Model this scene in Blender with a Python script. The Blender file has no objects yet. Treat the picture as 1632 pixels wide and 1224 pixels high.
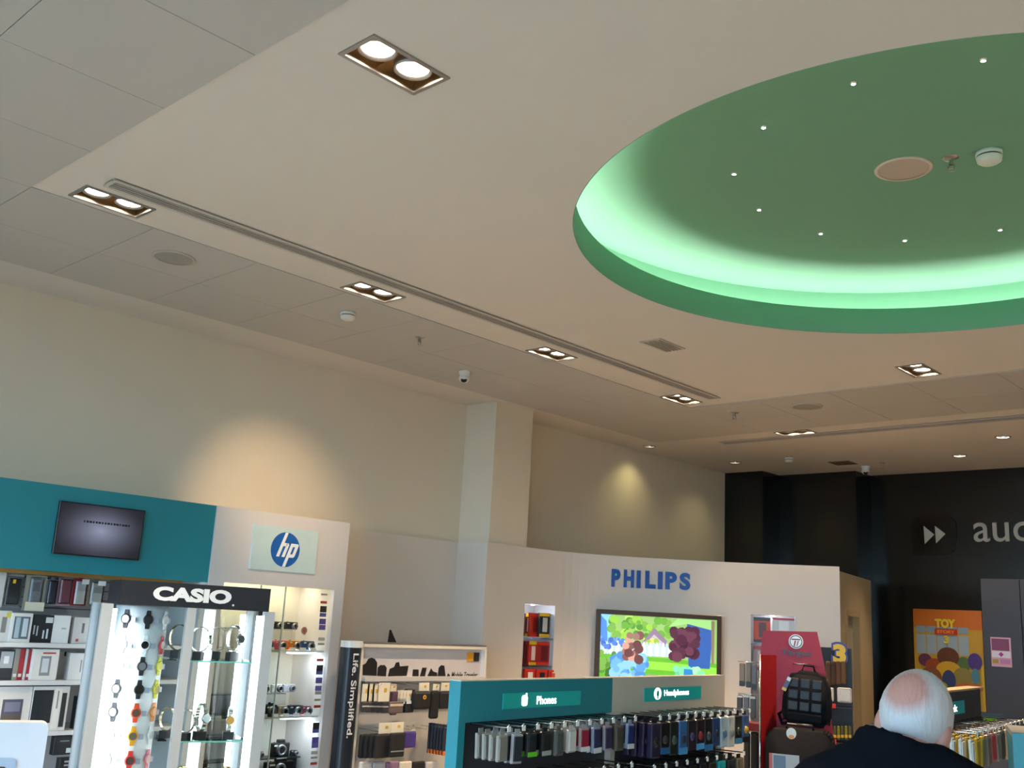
import bpy, bmesh, math, random
from mathutils import Vector, Matrix
random.seed(7)
R = math.radians
scene = bpy.context.scene
COL = scene.collection

# ------------------------------------------------------------------ camera
F_PX = 1617.4
YAW, PITCH, ROLL = R(43.42), R(13.04), R(3.17)
CAM = Vector((0, 0, 1.70))
fw = Vector((-math.sin(YAW) * math.cos(PITCH), math.cos(YAW) * math.cos(PITCH), math.sin(PITCH)))
r0 = Vector((math.cos(YAW), math.sin(YAW), 0)); u0 = r0.cross(fw)
rt = r0 * math.cos(ROLL) + u0 * math.sin(ROLL)
up = -r0 * math.sin(ROLL) + u0 * math.cos(ROLL)
cd = bpy.data.cameras.new('camera'); cam = bpy.data.objects.new('camera', cd); COL.objects.link(cam)
cd.sensor_width = 36; cd.lens = 36 * F_PX / 1632; cd.clip_start = 0.05
m = Matrix((rt, up, -fw)).transposed().to_4x4(); m.translation = CAM
cam.matrix_world = m
scene.camera = cam

# ------------------------------------------------------------------ world, daylight, exposure
scene.view_settings.view_transform = 'Standard'
scene.view_settings.look = 'None'
scene.view_settings.gamma = 1.0
scene.view_settings.use_curve_mapping = False
scene.view_settings.exposure = 1.3
world = bpy.data.worlds.new('overcast_sky'); scene.world = world; world.use_nodes = True
bg = world.node_tree.nodes['Background']
bg.inputs['Color'].default_value = (0.54, 0.78, 1.0, 1); bg.inputs['Strength'].default_value = 4.9
LAMP_W = 97.0          # watts of each ceiling lamp
WARM = (1.0, 0.70, 0.41)
COVE_E = 15.0
# the panes of the shop front behind the camera: portals that guide the sampling of the daylight coming in
for i in range(3):
    nm = 'window_front_%s_offscreen' % ('left', 'middle', 'right')[i]
    ld = bpy.data.lights.new(nm, 'AREA'); ld.shape = 'RECTANGLE'; ld.size = 3.3; ld.size_y = 2.9
    ld.cycles.is_portal = True
    lo = bpy.data.objects.new(nm, ld); COL.objects.link(lo)
    lo.location = (-4.9 + 3.4 * i, -3.02, 1.6); lo.rotation_euler = (R(90), 0, 0)

# ------------------------------------------------------------------ helpers
def ray(x, y): return fw + rt * ((x - 816) / F_PX) - up * ((y - 612) / F_PX)
def onz(x, y, z):
    d = ray(x, y); return CAM + d * ((z - CAM.z) / d.z)
def at(x, y, dist):
    d = ray(x, y); return CAM + d.normalized() * dist

class Frame:
    """vertical display plane: local x to the viewer's right, y away from the viewer, z up"""
    def __init__(s, ox, oy, ang):
        s.o = Vector((ox, oy, 0)); s.a = ang
        s.ex = Vector((math.cos(ang), math.sin(ang), 0)); s.ey = Vector((-math.sin(ang), math.cos(ang), 0))
    def hit(s, px, py, off=0.0):
        d = ray(px, py); o = s.o + s.ey * off - CAM; o.z = 0
        p = CAM + d * (o.dot(s.ey) / d.dot(s.ey))
        return (p - s.o).dot(s.ex), p.z
    def W(s, x, y, z):
        p = s.o + s.ex * x + s.ey * y; return Vector((p.x, p.y, z))
    def box(s, x0, y0, x1, y1, off=0.0):
        """pixel box -> (x centre, z bottom, width, height) on the plane at off"""
        cx, cy = (x0 + x1) / 2, (y0 + y1) / 2
        a, _ = s.hit(x0, cy, off); b, _ = s.hit(x1, cy, off); _, t = s.hit(cx, y0, off); _, u = s.hit(cx, y1, off)
        return (a + b) / 2, u, abs(b - a), abs(t - u)

def lin(c):
    if isinstance(c, str):
        c = c.lstrip('#'); c = tuple(int(c[i:i + 2], 16) / 255 for i in (0, 2, 4))
    return tuple((v / 12.92 if v <= .04045 else ((v + .055) / 1.055) ** 2.4) for v in c[:3])

_M = {}
def mat(name, col='#808080', rough=.5, metal=0.0, emit=0.0, noise=.06, scale=14.0, bump=0.0, spec=.5, coat=0.0):
    if name in _M: return _M[name]
    M = bpy.data.materials.new(name); M.use_nodes = True; nt = M.node_tree; b = nt.nodes['Principled BSDF']
    c = lin(col)
    b.inputs['Roughness'].default_value = rough; b.inputs['Metallic'].default_value = metal
    b.inputs['Specular IOR Level'].default_value = spec
    b.inputs['Coat Weight'].default_value = coat
    if emit:
        b.inputs['Base Color'].default_value = (*c, 1)
        b.inputs['Emission Color'].default_value = (*c, 1); b.inputs['Emission Strength'].default_value = emit
    else:
        tc = nt.nodes.new('ShaderNodeTexCoord'); n = nt.nodes.new('ShaderNodeTexNoise')
        n.inputs['Scale'].default_value = scale; n.inputs['Detail'].default_value = 3
        nt.links.new(tc.outputs['Object'], n.inputs['Vector'])
        mx = nt.nodes.new('ShaderNodeMix'); mx.data_type = 'RGBA'
        mx.inputs['A'].default_value = (*[v * (1 - noise) for v in c], 1)
        mx.inputs['B'].default_value = (*[min(1, v * (1 + noise)) for v in c], 1)
        nt.links.new(n.outputs['Fac'], mx.inputs['Factor']); nt.links.new(mx.outputs['Result'], b.inputs['Base Color'])
        if bump:
            bp = nt.nodes.new('ShaderNodeBump'); bp.inputs['Strength'].default_value = bump; bp.inputs['Distance'].default_value = .004
            nt.links.new(n.outputs['Fac'], bp.inputs['Height']); nt.links.new(bp.outputs['Normal'], b.inputs['Normal'])
    _M[name] = M; return M
def col(hexc, rough=.45, **k):
    return mat('paint_%s_%d' % (hexc.lstrip('#'), int(rough * 100)), hexc, rough, **k)
def glass(name='clear_glass', tint=(1, 1, 1), refl=.09):
    if name in _M: return _M[name]
    M = bpy.data.materials.new(name); M.use_nodes = True; nt = M.node_tree; nt.nodes.clear()
    o = nt.nodes.new('ShaderNodeOutputMaterial'); t = nt.nodes.new('ShaderNodeBsdfTransparent'); g = nt.nodes.new('ShaderNodeBsdfGlossy')
    g.inputs['Roughness'].default_value = .03; t.inputs['Color'].default_value = (*tint, 1)
    lw = nt.nodes.new('ShaderNodeLayerWeight'); lw.inputs['Blend'].default_value = refl * 2
    mx = nt.nodes.new('ShaderNodeMixShader'); nt.links.new(lw.outputs['Fresnel'], mx.inputs['Fac'])
    nt.links.new(t.outputs[0], mx.inputs[1]); nt.links.new(g.outputs[0], mx.inputs[2]); nt.links.new(mx.outputs[0], o.inputs['Surface'])
    _M[name] = M; return M

def link(name, me, parent=None, loc=(0, 0, 0), rot=(0, 0, 0)):
    o = bpy.data.objects.new(name, me); COL.objects.link(o); o.location = loc; o.rotation_euler = rot
    if parent is not None: o.parent = parent
    return o
_labels = {}
def tag(o, label, cat, group=None):
    o['label'] = label; o['category'] = cat
    if group: o['group'] = group
    return o
def thing(name, label, cat, loc=(0, 0, 0), rz=0.0, group=None, rx=0.0, ry=0.0):
    o = link(name, None, None, loc, (rx, ry, rz)); o.empty_display_size = .05
    return tag(o, label, cat, group)
def struct(name, me, parent=None, **k):
    o = link(name, me, parent, **k)
    if parent is None: o['kind'] = 'structure'
    return o
def bm2me(name, bm, mats, smooth=False):
    bmesh.ops.recalc_face_normals(bm, faces=bm.faces[:])
    me = bpy.data.meshes.new(name); bm.to_mesh(me); bm.free()
    for mm in (mats if isinstance(mats, (list, tuple)) else [mats]): me.materials.append(mm)
    if smooth:
        for p in me.polygons: p.use_smooth = True
    return me
def bm_box(bm, c, s, bev=0.0, seg=1, rot=None, mi=0):
    g = bmesh.ops.create_cube(bm, size=1)
    vs = g['verts']; bmesh.ops.scale(bm, vec=s, verts=vs)
    if bev > 0:
        es = list({e for v in vs for e in v.link_edges})
        r = bmesh.ops.bevel(bm, geom=es, offset=min(bev, min(s) * .49), segments=seg, affect='EDGES', profile=.5)
        vs = list({v for f in r['faces'] for v in f.verts} | {v for v in vs if v.is_valid})
    M = Matrix.Translation(c)
    if rot is not None: M = M @ rot
    bmesh.ops.transform(bm, matrix=M, verts=vs)
    for f in {f for v in vs for f in v.link_faces}: f.material_index = mi
_bc = {}
def box_me(s, m_, bev=0.0, seg=1):
    k = (tuple(round(v, 4) for v in s), m_.name, round(bev, 4), seg)
    if k not in _bc:
        bm = bmesh.new(); bm_box(bm, (0, 0, 0), s, bev, seg); _bc[k] = bm2me('box', bm, m_)
    return _bc[k]
def box(name, c, s, m_, parent=None, bev=0.0, seg=1, rot=(0, 0, 0)):
    return link(name, box_me(s, m_, bev, seg), parent, c, rot)
def box2(name, a, b, m_, parent=None, bev=0.0):
    return box(name, [(a[i] + b[i]) / 2 for i in range(3)], [abs(b[i] - a[i]) for i in range(3)], m_, parent, bev)
_cc = {}
def cyl(name, c, r, h, m_, parent=None, r2=None, seg=20, rot=(0, 0, 0), smooth=False):
    r2 = r if r2 is None else r2
    k = (round(r, 4), round(r2, 4), round(h, 4), m_.name, seg, smooth)
    if k not in _cc:
        bm = bmesh.new(); bmesh.ops.create_cone(bm, cap_ends=True, segments=seg, radius1=r, radius2=r2, depth=h)
        me = bm2me('cyl', bm, m_)
        if smooth:
            for p in me.polygons: p.use_smooth = len(p.vertices) == 4
        _cc[k] = me
    return link(name, _cc[k], parent, c, rot)
def bm_tube(bm, pts, r, seg=8, closed=False, mi=0, rfun=None):
    pts = [Vector(p) for p in pts]; n = len(pts); rings = []
    for i, p in enumerate(pts):
        a = pts[(i - 1) % n] if (closed or i > 0) else p; b = pts[(i + 1) % n] if (closed or i < n - 1) else p
        t = (b - a).normalized(); ref = Vector((0, 0, 1)) if abs(t.z) < .9 else Vector((1, 0, 0))
        u = t.cross(ref).normalized(); v = t.cross(u)
        rr = r if rfun is None else rfun(i / (n - 1))
        rings.append([bm.verts.new(p + (u * math.cos(k * 2 * math.pi / seg) + v * math.sin(k * 2 * math.pi / seg)) * rr) for k in range(seg)])
    for i in range(n if closed else n - 1):
        A, B = rings[i], rings[(i + 1) % n]
        for k in range(seg):
            f = bm.faces.new((A[k], A[(k + 1) % seg], B[(k + 1) % seg], B[k])); f.material_index = mi; f.smooth = True
    if not closed:
        for rg in (rings[0], rings[-1]):
            f = bm.faces.new(rg); f.material_index = mi
def tube(name, pts, r, m_, parent=None, seg=8, closed=False, **k):
    bm = bmesh.new(); bm_tube(bm, pts, r, seg, closed); return link(name, bm2me(name, bm, m_), parent, **k)
def lathe(name, prof, m_, parent=None, seg=32, smooth=True, loc=(0, 0, 0), rot=(0, 0, 0)):
    bm = bmesh.new(); rings = []
    for r_, z in prof:
        rings.append([bm.verts.new((r_ * math.cos(k * 2 * math.pi / seg), r_ * math.sin(k * 2 * math.pi / seg), z)) for k in range(seg)] if r_ > 1e-5 else [bm.verts.new((0, 0, z))])
    for A, B in zip(rings, rings[1:]):
        for k in range(seg):
            k2 = (k + 1) % seg
            vs = [A[k % len(A)], A[k2 % len(A)], B[k2 % len(B)], B[k % len(B)]]
            u = []
            for v in vs:
                if v not in u: u.append(v)
            if len(u) > 2: f = bm.faces.new(u); f.smooth = smooth
    return link(name, bm2me(name, bm, m_), parent, loc, rot)
def bm_poly(bm, pts, y0, y1, mi=0):
    """prism of an outline in the x-z plane from y0 (front) to y1"""
    a = [bm.verts.new((x, y0, z)) for x, z in pts]; b = [bm.verts.new((x, y1, z)) for x, z in pts]
    fs = [bm.faces.new(a), bm.faces.new(b[::-1])]
    n = len(pts)
    for i in range(n): fs.append(bm.faces.new((a[i], b[i], b[(i + 1) % n], a[(i + 1) % n])))
    for f in fs: f.material_index = mi
def poly(name, pts, y0, y1, m_, parent=None, **k):
    bm = bmesh.new(); bm_poly(bm, pts, y0, y1); return link(name, bm2me(name, bm, m_), parent, **k)
def circ(cx, cz, rx, rz=None, n=24, a0=0, a1=2 * math.pi):
    rz = rx if rz is None else rz
    full = abs(a1 - a0 - 2 * math.pi) < 1e-6
    return [(cx + rx * math.cos(a0 + (a1 - a0) * i / (n if full else n - 1)), cz + rz * math.sin(a0 + (a1 - a0) * i / (n if full else n - 1))) for i in range(n)]
def rrect(x0, z0, x1, z1, r, n=5):
    p = []
    for cx, cz, a in ((x1 - r, z1 - r, 0), (x0 + r, z1 - r, 90), (x0 + r, z0 + r, 180), (x1 - r, z0 + r, 270)):
        p += [(cx + r * math.cos(R(a + 90 * i / n)), cz + r * math.sin(R(a + 90 * i / n))) for i in range(n + 1)]
    return p
def text(name, s, m_, parent, x, z, w=None, h=None, depth=.002, bold=0.0, y=0.0, align='c', shear=0.0, sp=1.0, rot=0.0):
    """lettering in the x-z plane facing -y; w/h give the bounding size"""
    cu = bpy.data.curves.new(name, 'FONT'); cu.body = s; cu.size = 1; cu.extrude = .01; cu.offset = bold; cu.shear = shear; cu.space_character = sp
    cu.resolution_u = 4
    o = bpy.data.objects.new(name, cu); me = o.to_mesh().copy(); o.to_mesh_clear()
    bpy.data.objects.remove(o); bpy.data.curves.remove(cu)
    xs = [v.co.x for v in me.vertices]; ys = [v.co.y for v in me.vertices]
    x0, x1, y0, y1 = min(xs), max(xs), min(ys), max(ys)
    sx = w / (x1 - x0) if w else h / (y1 - y0); sy = h / (y1 - y0) if h else sx
    ox = {'c': (x0 + x1) / 2, 'l': x0, 'r': x1}[align]; cr_, sr_ = math.cos(rot), math.sin(rot)
    for v in me.vertices:
        a, b = (v.co.x - ox) * sx, (v.co.y - (y0 + y1) / 2) * sy
        v.co = (x + a * cr_ - b * sr_, y - (depth if v.co.z > 0 else 0), z + a * sr_ + b * cr_)
    me.materials.clear(); me.materials.append(m_)
    return link(name, me, parent)
_TMP = bpy.data.scenes.new('workbench')
def evaluated(o):
    """mesh of o with its modifiers, worked out in a small scene of its own"""
    _TMP.collection.objects.link(o)
    with bpy.context.temp_override(scene=_TMP, view_layer=_TMP.view_layers[0]):
        dg = bpy.context.evaluated_depsgraph_get(); dg.update()
        me = bpy.data.meshes.new_from_object(o.evaluated_get(dg))
    _TMP.collection.objects.unlink(o); return me
def copy_tree(o, parent=None):
    c = o.copy(); COL.objects.link(c); c.parent = parent
    for ch in list(o.children): copy_tree(ch, c)
    return c

# ------------------------------------------------------------------ common materials
M_CEIL = mat('ceiling_plaster', '#cfc9c2', .8, noise=.02, scale=3)
M_TILE = mat('ceiling_tile_metal', '#b4b1ad', .6, noise=.02, scale=60)
M_WALL = mat('wall_cream_paint', '#d6cbb8', .7, noise=.02, scale=4)
M_WHITE = mat('white_laminate', '#cdcacb', .45, noise=.015, scale=4)
M_PHIL = mat('display_wall_white', '#d3cac2', .6, noise=.015, scale=4)
M_BLACKWALL = mat('black_gloss_wall', '#141411', .2, noise=.15, scale=6)
M_TEAL = mat('teal_laminate', '#1f7f8e', .4, noise=.02, scale=5)
M_GREY = mat('grey_laminate', '#4a4c55', .5, noise=.03)
M_STEEL = mat('brushed_steel', '#b7b4ae', .28, metal=1, noise=.06, scale=40)
M_CHROME = mat('chrome', '#dcdcda', .12, metal=1, noise=.02)
M_BLACK = mat('black_plastic', '#15161a', .4, noise=.1)
M_DARKBAG = mat('black_nylon', '#131419', .85, noise=.25, scale=120, bump=.3, spec=.15)
M_GREEN = mat('green_dome_paint', '#74a186', .7, noise=.02, scale=3)
M_BULB = mat('lamp_lens_lit', '#fff3e2', .3, emit=14)
M_LED = mat('led_strip_lit', '#f4f8ff', .3, emit=3.2)
M_TAG = mat('white_price_tag', '#e6e6e4', .5, noise=.02)
M_CLEAR = glass('clear_plastic', (.97, .98, 1), .12)
M_GLASS = glass('clear_glass', (.96, .99, .985), .07)
CEIL = 3.60
# ================================================================== THE SETTING
XL, XR, YF, YB = -6.60, 3.60, -3.0, 11.70
bm = bmesh.new(); bm_box(bm, ((XL + XR) / 2, (YF + YB) / 2, -.05), (XR - XL + .4, YB - YF + .4, .1))
M_FLOOR = bpy.data.materials.new('floor_tiles'); M_FLOOR.use_nodes = True
_nt = M_FLOOR.node_tree; _b = _nt.nodes['Principled BSDF']; _br = _nt.nodes.new('ShaderNodeTexBrick'); _tc = _nt.nodes.new('ShaderNodeTexCoord')
_br.offset = 0; _br.inputs['Scale'].default_value = 1; _br.inputs['Brick Width'].default_value = .6; _br.inputs['Row Height'].default_value = .6
_br.inputs['Mortar Size'].default_value = .004
for _n, _c in (('Color1', '#b9b0a4'), ('Color2', '#b2a99d'), ('Mortar', '#7d776f')): _br.inputs[_n].default_value = (*lin(_c), 1)
_nt.links.new(_tc.outputs['Object'], _br.inputs['Vector']); _nt.links.new(_br.outputs['Color'], _b.inputs['Base Color']); _b.inputs['Roughness'].default_value = .35
struct('floor', bm2me('floor', bm, M_FLOOR))
def wallbox(name, a, b, m_, parent=None):
    bm = bmesh.new(); bm_box(bm, [(a[i] + b[i]) / 2 for i in range(3)], [abs(b[i] - a[i]) for i in range(3)])
    return struct(name, bm2me(name, bm, m_), parent)
wallbox('wall_left', (XL - .15, YF, 0), (XL, YB + .15, 4.1), M_WALL)
wallbox('wall_right', (XR, YF, 0), (XR + .15, YB + .15, 4.1), M_WALL)
wb = wallbox('wall_back', (-5.10, YB, 0), (XR, YB + .15, 4.1), M_BLACKWALL)
wallbox('stepped_pier', (-6.08, 11.29, 0), (-5.10, YB + .15, 4.1), M_BLACKWALL, wb)
wallbox('stepped_pier', (XL, 10.89, 0), (-6.08, YB + .15, 4.1), M_BLACKWALL, wb)
wallbox('wall_pier', (XL, 6.39, 0), (-6.22, 6.88, CEIL), M_WALL)
# shop front: sill, head and mullions around big panes, and the pavement outside
wf = wallbox('wall_front', (XL, YF - .15, 3.15), (XR, YF, 4.1), M_WALL)
wallbox('sill', (XL, YF - .15, 0), (XR, YF, .25), M_GREY, wf)
for i in range(4): wallbox('mullion', (XL + i * 3.4 - .04, YF - .12, .25), (XL + i * 3.4 + .04, YF - .02, 3.15), M_GREY, wf)
for i in range(3):
    w = wallbox('window_%d' % (i + 1), (XL + i * 3.4 + .04, YF - .08, .25), (XL + (i + 1) * 3.4 - .04, YF - .07, 3.15), M_GLASS)
wallbox('trim_pavement', (XL - 30, YF - 45, -.12), (XR + 30, YF - .16, -.02), mat('pavement', '#5a5855', .8, noise=.12))

# ---- ceiling with the round raised dome and recesses cut for the lamps
OC = (-1.69, 4.64); OR, CR, LIPZ, DOMEZ = 1.71, 1.95, CEIL + .165, CEIL + .35
LW, LL = .198, .357
TWIN = [(-2.60, 2.05, 0), (-4.70, 2.03, 0), (-4.71, 3.70, 0), (-4.72, 5.39, 0), (-4.74, 7.11, 0), (-2.73, 7.12, 0), (-4.60, 8.86, 90)]
TWIN_EXTRA = [(1.5, 2.05, 0), (-.7, 7.12, 0), (1.5, 5.4, 0), (1.5, 8.6, 0)]  # unseen lamps added for light, carrying the lamp grid on
DOWN = [(-6.33, 8.90), (-6.05, 10.20), (-3.72, 10.72), (-3.03, 9.88)]
bm = bmesh.new(); bm_box(bm, ((XL + XR) / 2, (YF + YB) / 2, CEIL + .025), (XR - XL, YB - YF, .05))
slab = link('slab', bm2me('slab', bm, M_CEIL))
bm = bmesh.new()
bmesh.ops.create_cone(bm, cap_ends=True, segments=128, radius1=OR + .004, radius2=OR + .004, depth=.4, matrix=Matrix.Translation((OC[0], OC[1], CEIL)))
for x, y, a in TWIN + TWIN_EXTRA:
    s = (LW - .02, LL - .02, .4) if a == 0 else (LL - .02, LW - .02, .4)
    bm_box(bm, (x, y, CEIL), s)
for x, y in DOWN:
    bmesh.ops.create_cone(bm, cap_ends=True, segments=24, radius1=.062, radius2=.062, depth=.4, matrix=Matrix.Translation((x, y, CEIL)))
cut = link('cutter', bm2me('cutter', bm, M_CEIL))
md = slab.modifiers.new('cut', 'BOOLEAN'); md.operation = 'DIFFERENCE'; md.object = cut; md.solver = 'EXACT'
_TMP.collection.objects.link(cut); cme = evaluated(slab)
bpy.data.objects.remove(slab); bpy.data.objects.remove(cut)
cme.materials.clear(); cme.materials.append(M_CEIL)
for p in cme.polygons: p.material_index = 0
ceil = struct('ceiling', cme)
def ring(name, r0_, z0, r1_, z1, m_, th=0.0):
    prof = [(r0_, z0), (r1_, z1)] if not th else [(r0_, z0), (r1_, z1), (r1_ + th, z1), (r0_ + th, z0), (r0_, z0)]
    return lathe(name, prof, m_, ceil, seg=128, loc=(OC[0], OC[1], 0))
ring('dome_fascia', OR, CEIL - .0005, OR, LIPZ, M_GREEN, .0038)
ring('cove_wall', CR, CEIL + .05, CR, DOMEZ, M_GREEN)
lathe('dome_panel', [(0, DOMEZ), (.6, DOMEZ), (1.3, DOMEZ), (CR, DOMEZ)], M_GREEN, ceil, seg=128, smooth=False, loc=(OC[0], OC[1], 0))
# backing slab above everything keeps the sky out
wallbox('roof_deck', (XL, YF, 4.08), (XR, YB, 4.1), M_CEIL, ceil)
# tiles
TM = .637
def tilefield(x0, nx, y1, ny, tm=M_TILE):
    me = box_me((TM - .003, TM - .003, .007), tm, .0012)
    for i in range(nx):
        for j in range(ny):
            cx, cy = x0 + (i + .5) * TM, y1 - (j + .5) * TM
            link('ceiling_tile', me, ceil, (cx, cy, CEIL - .0034))
tilefield(-6.124, 2, 8.70, 14)
tilefield(-4.85, 11, 1.694, 2)
tilefield(-4.85, 11, 8.70, 2)
tilefield(-6.124, 2, -.217 + TM, 1)
# linear slot diffusers set in the plaster
def slot(label, x, y, L, w, along):
    t = thing('slot_diffuser', label, 'air vent', (x, y, CEIL - .0085), 0 if along == 'y' else R(90), 'linear slot diffusers in the ceiling')
    mf = mat('diffuser_grey', '#b9b3ac', .5); mg = mat('diffuser_slot', '#8f8a86', .6)
    box('slot_bed', (0, 0, .004), (w - .02, L - .02, .004), mg, t)
    for s in (-1, 1): box('edge_flange', (s * (w / 2 - .004), 0, 0), (.022, L, .006), mf, t)
    for s in (-1, 1): box('end_flange', (0, s * (L / 2 - .006), 0), (w - .03, .018, .006), mf, t)
    for k in (-.33, 0, .33): box('vane', (k * (w - .03), 0, .0), (.008, L - .03, .004), mat('diffuser_vane', '#a29c97', .5), t)
slot('long grey slot diffuser running beside the row of twin lamps', -4.47, 4.55, 5.30, .105, 'y')
slot('long grey slot diffuser crossing the ceiling near the black wall', -3.2, 9.04, 4.62, .135, 'x')

# ---- twin gimbal lamps
def spot(loc, aim, w, ang, blend=.6, colr=WARM, rad=.05, nm='lamp_beam'):
    ld = bpy.data.lights.new(nm, 'SPOT'); ld.energy = w; ld.spot_size = R(ang); ld.spot_blend = blend; ld.color = colr; ld.shadow_soft_size = rad
    o = link(nm, ld, None, loc); o.rotation_euler = (Vector(aim) - Vector(loc)).to_track_quat('-Z', 'Y').to_euler(); return o
M_HOUSE = mat('lamp_housing_brown', '#a08a6a', .3, metal=.85)
M_FRAME = mat('lamp_frame_nickel', '#a39c96', .35, metal=.8)
def make_twin(label):
    t = thing('twin_ceiling_lamp', label, 'ceiling lamp', (0, 0, CEIL), 0, 'square twin recessed lamps in the ceiling')
    bm = bmesh.new(); th = .017
    for s in (-1, 1):
        bm_box(bm, (s * (LW / 2 - th / 2), 0, -.003), (th, LL, .007)); bm_box(bm, (0, s * (LL / 2 - th / 2), -.003), (LW - 2 * th, th, .007))
    link('frame', bm2me('frame', bm, M_FRAME), t)
    bm = bmesh.new(); a, b = LW - .022, LL - .022
    for s in (-1, 1):
        bm_box(bm, (s * a / 2, 0, .075), (.003, b, .15)); bm_box(bm, (0, s * b / 2, .075), (a, .003, .15))
    bm_box(bm, (0, 0, .15), (a, b, .004)); bm_box(bm, (0, 0, .06), (a * .96, .004, .05))
    link('housing', bm2me('housing', bm, M_HOUSE), t)
    for s in (-1, 1):
        ri = lathe('gimbal_ring', [(.056, .03), (.066, .008), (.071, .012), (.071, .04), (.055, .07)], M_FRAME, t, seg=28, loc=(0, s * .083, .006))
        lathe('lamp_lens', [(0, .0), (.03, .002), (.058, .008)], M_BULB, ri, seg=28, loc=(0, 0, .012))
        tube('pivot_pin', [(-.085, s * .083, .045), (.085, s * .083, .045)], .004, M_FRAME, t, seg=6)
    return t
tlabels = ['twin recessed lamp alone in smooth plaster, no slot diffuser beside it',
           'twin recessed lamp at the slot diffuser end nearest the grey ceiling speaker',
           'twin recessed lamp beside the slot diffuser, nearest the white smoke detector',
           'twin recessed lamp beside the slot diffuser, nearest the small ceiling camera',
           'twin recessed lamp where the long slot diffuser meets the far tiles',
           'twin recessed lamp between the green dome and the far ceiling tiles',
           'twin recessed lamp turned sideways near the slot diffuser by the black wall']
protos = None
for i, (x, y, a) in enumerate(TWIN + TWIN_EXTRA):
    lab = tlabels[i] if i < len(tlabels) else 'added twin recessed lamp out of view in the shop ceiling, for more light'
    if protos is None: t = protos = make_twin(lab)
    else: t = copy_tree(protos); t['label'] = lab
    t.location = (x, y, CEIL); t.rotation_euler = (0, 0, R(a))
    if i >= len(TWIN): t.name = 'added_twin_ceiling_lamp_%d_offscreen' % (i - len(TWIN) + 1)
    for s in (-1, 1):
        dx, dy = (0, s * .083) if a == 0 else (s * .083, 0)
        aim = (x + dx, y + dy, 0)
        wash = i == 2 and s == 1
        if wash: aim = (-6.6, 4.40, 2.25)
        spot((x + dx, y + dy, CEIL - .012), aim, LAMP_W * (.62 if wash else 1), 46 if wash else 78, 1.0 if wash else .8,
             nm='lamp_beam' if i < len(TWIN) else 'added_ceiling_lamp_%d_%s_offscreen' % (i - len(TWIN) + 1, 'a' if s < 0 else 'b'))
# ---- small round downlights
def make_down(label, lit):
    t = thing('round_downlight', label, 'ceiling lamp', (0, 0, CEIL), 0, 'round downlights near the black wall')
    lathe('rim', [(.056, -.004), (.072, -.004), (.074, 0), (.056, .004), (.056, -.004)], M_FRAME, t)
    lathe('reflector', [(.056, 0), (.05, .03), (.034, .05)], mat('downlight_reflector', '#cfc7b4', .2, metal=1), t)
    lathe('lamp_lens', [(0, .012), (.05, .016)], lit, t)
    return t
for i, (x, y) in enumerate(DOWN):
    lit = M_BULB if i > 1 else mat('lamp_lens_dim', '#f4ecd0', .2, emit=2.2)
    t = make_down(['round downlight close to the cream wall, over its bright scallop', 'round downlight in front of the first black pier by the corner',
                   'round downlight near the dome camera at the black wall', 'round downlight beside the far slot diffuser'][i], lit)
    t.location = (x, y, CEIL)
    if i < 2: spot((x, y, CEIL - .02), (x - .5, y, 0), 4.2, 115, 1.0, (1, .88, .42))
    else: spot((x, y, CEIL - .02), (x, y, 0), 45, 80, .6)
# ---- star spots in the dome and the cove tube
SR = .431 * 2.25
stars = [(1567, 96), (1360, 133), (1217, 203), (1170, 277), (1210, 334), (1308, 372), (1442, 383), (1594, 366)]
M_STAR = mat('star_led_lit', '#eaf0ff', .3, emit=25)
for i, s in enumerate(stars):
    p = onz(s[0], s[1], DOMEZ)
    t = thing('dome_star_light', 'tiny white point of light in the ring on the green dome', 'ceiling lamp', (p.x, p.y, DOMEZ), 0, 'ring of star lights in the green dome')
    lathe('bezel', [(.009, -.004), (.014, -.003), (.016, 0)], M_CHROME, t, seg=14)
    lathe('led', [(0, -.006), (.009, -.004)], M_STAR, t, seg=14)
bm = bmesh.new(); bm_tube(bm, [(OC[0] + 1.85 * math.cos(k * math.pi / 64), OC[1] + 1.85 * math.sin(k * math.pi / 64), CEIL + .085) for k in range(128)], .014, 8, True)
o = link('cove_light', bm2me('cove_light', bm, mat('cove_tube_lit', '#f0fff2', .3, emit=COVE_E)))
tag(o, 'ring of hidden tube light glowing in the cove of the green dome', 'ceiling lamp')
# ---- ceiling fittings
def speaker(label, x, y, z, r, mr, mg):
    t = thing('ceiling_speaker', label, 'speaker', (x, y, z), 0, 'round ceiling speakers')
    lathe('rim', [(r * .88, -.006), (r, -.006), (r, 0), (r * .88, 0)], mr, t, seg=40)
    lathe('grille', [(0, -.005), (r * .5, -.005), (r * .88, -.004)], mg, t, seg=40)
speaker('round grey ceiling speaker in the tiles above the cream wall', -5.18, 2.63, CEIL - .007, .12, mat('speaker_rim_grey', '#b5b0a8', .5), mat('speaker_grille_grey', '#96938e', .6, noise=.2, scale=300))
speaker('round cream ceiling speaker at the middle of the green dome', -1.80, 4.60, DOMEZ, .135, mat('speaker_rim_cream', '#d8c2b4', .5), mat('speaker_grille_cream', '#bfa99c', .6, noise=.2, scale=300))
speaker('flat round ceiling speaker in the far band of tiles', -3.95, 7.82, CEIL - .007, .13, mat('speaker_rim_grey', '#b5b0a8'), mat('speaker_grille_grey', '#96938e'))
M_FIT = mat('fitting_white', '#d9d6cf', .4)
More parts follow.
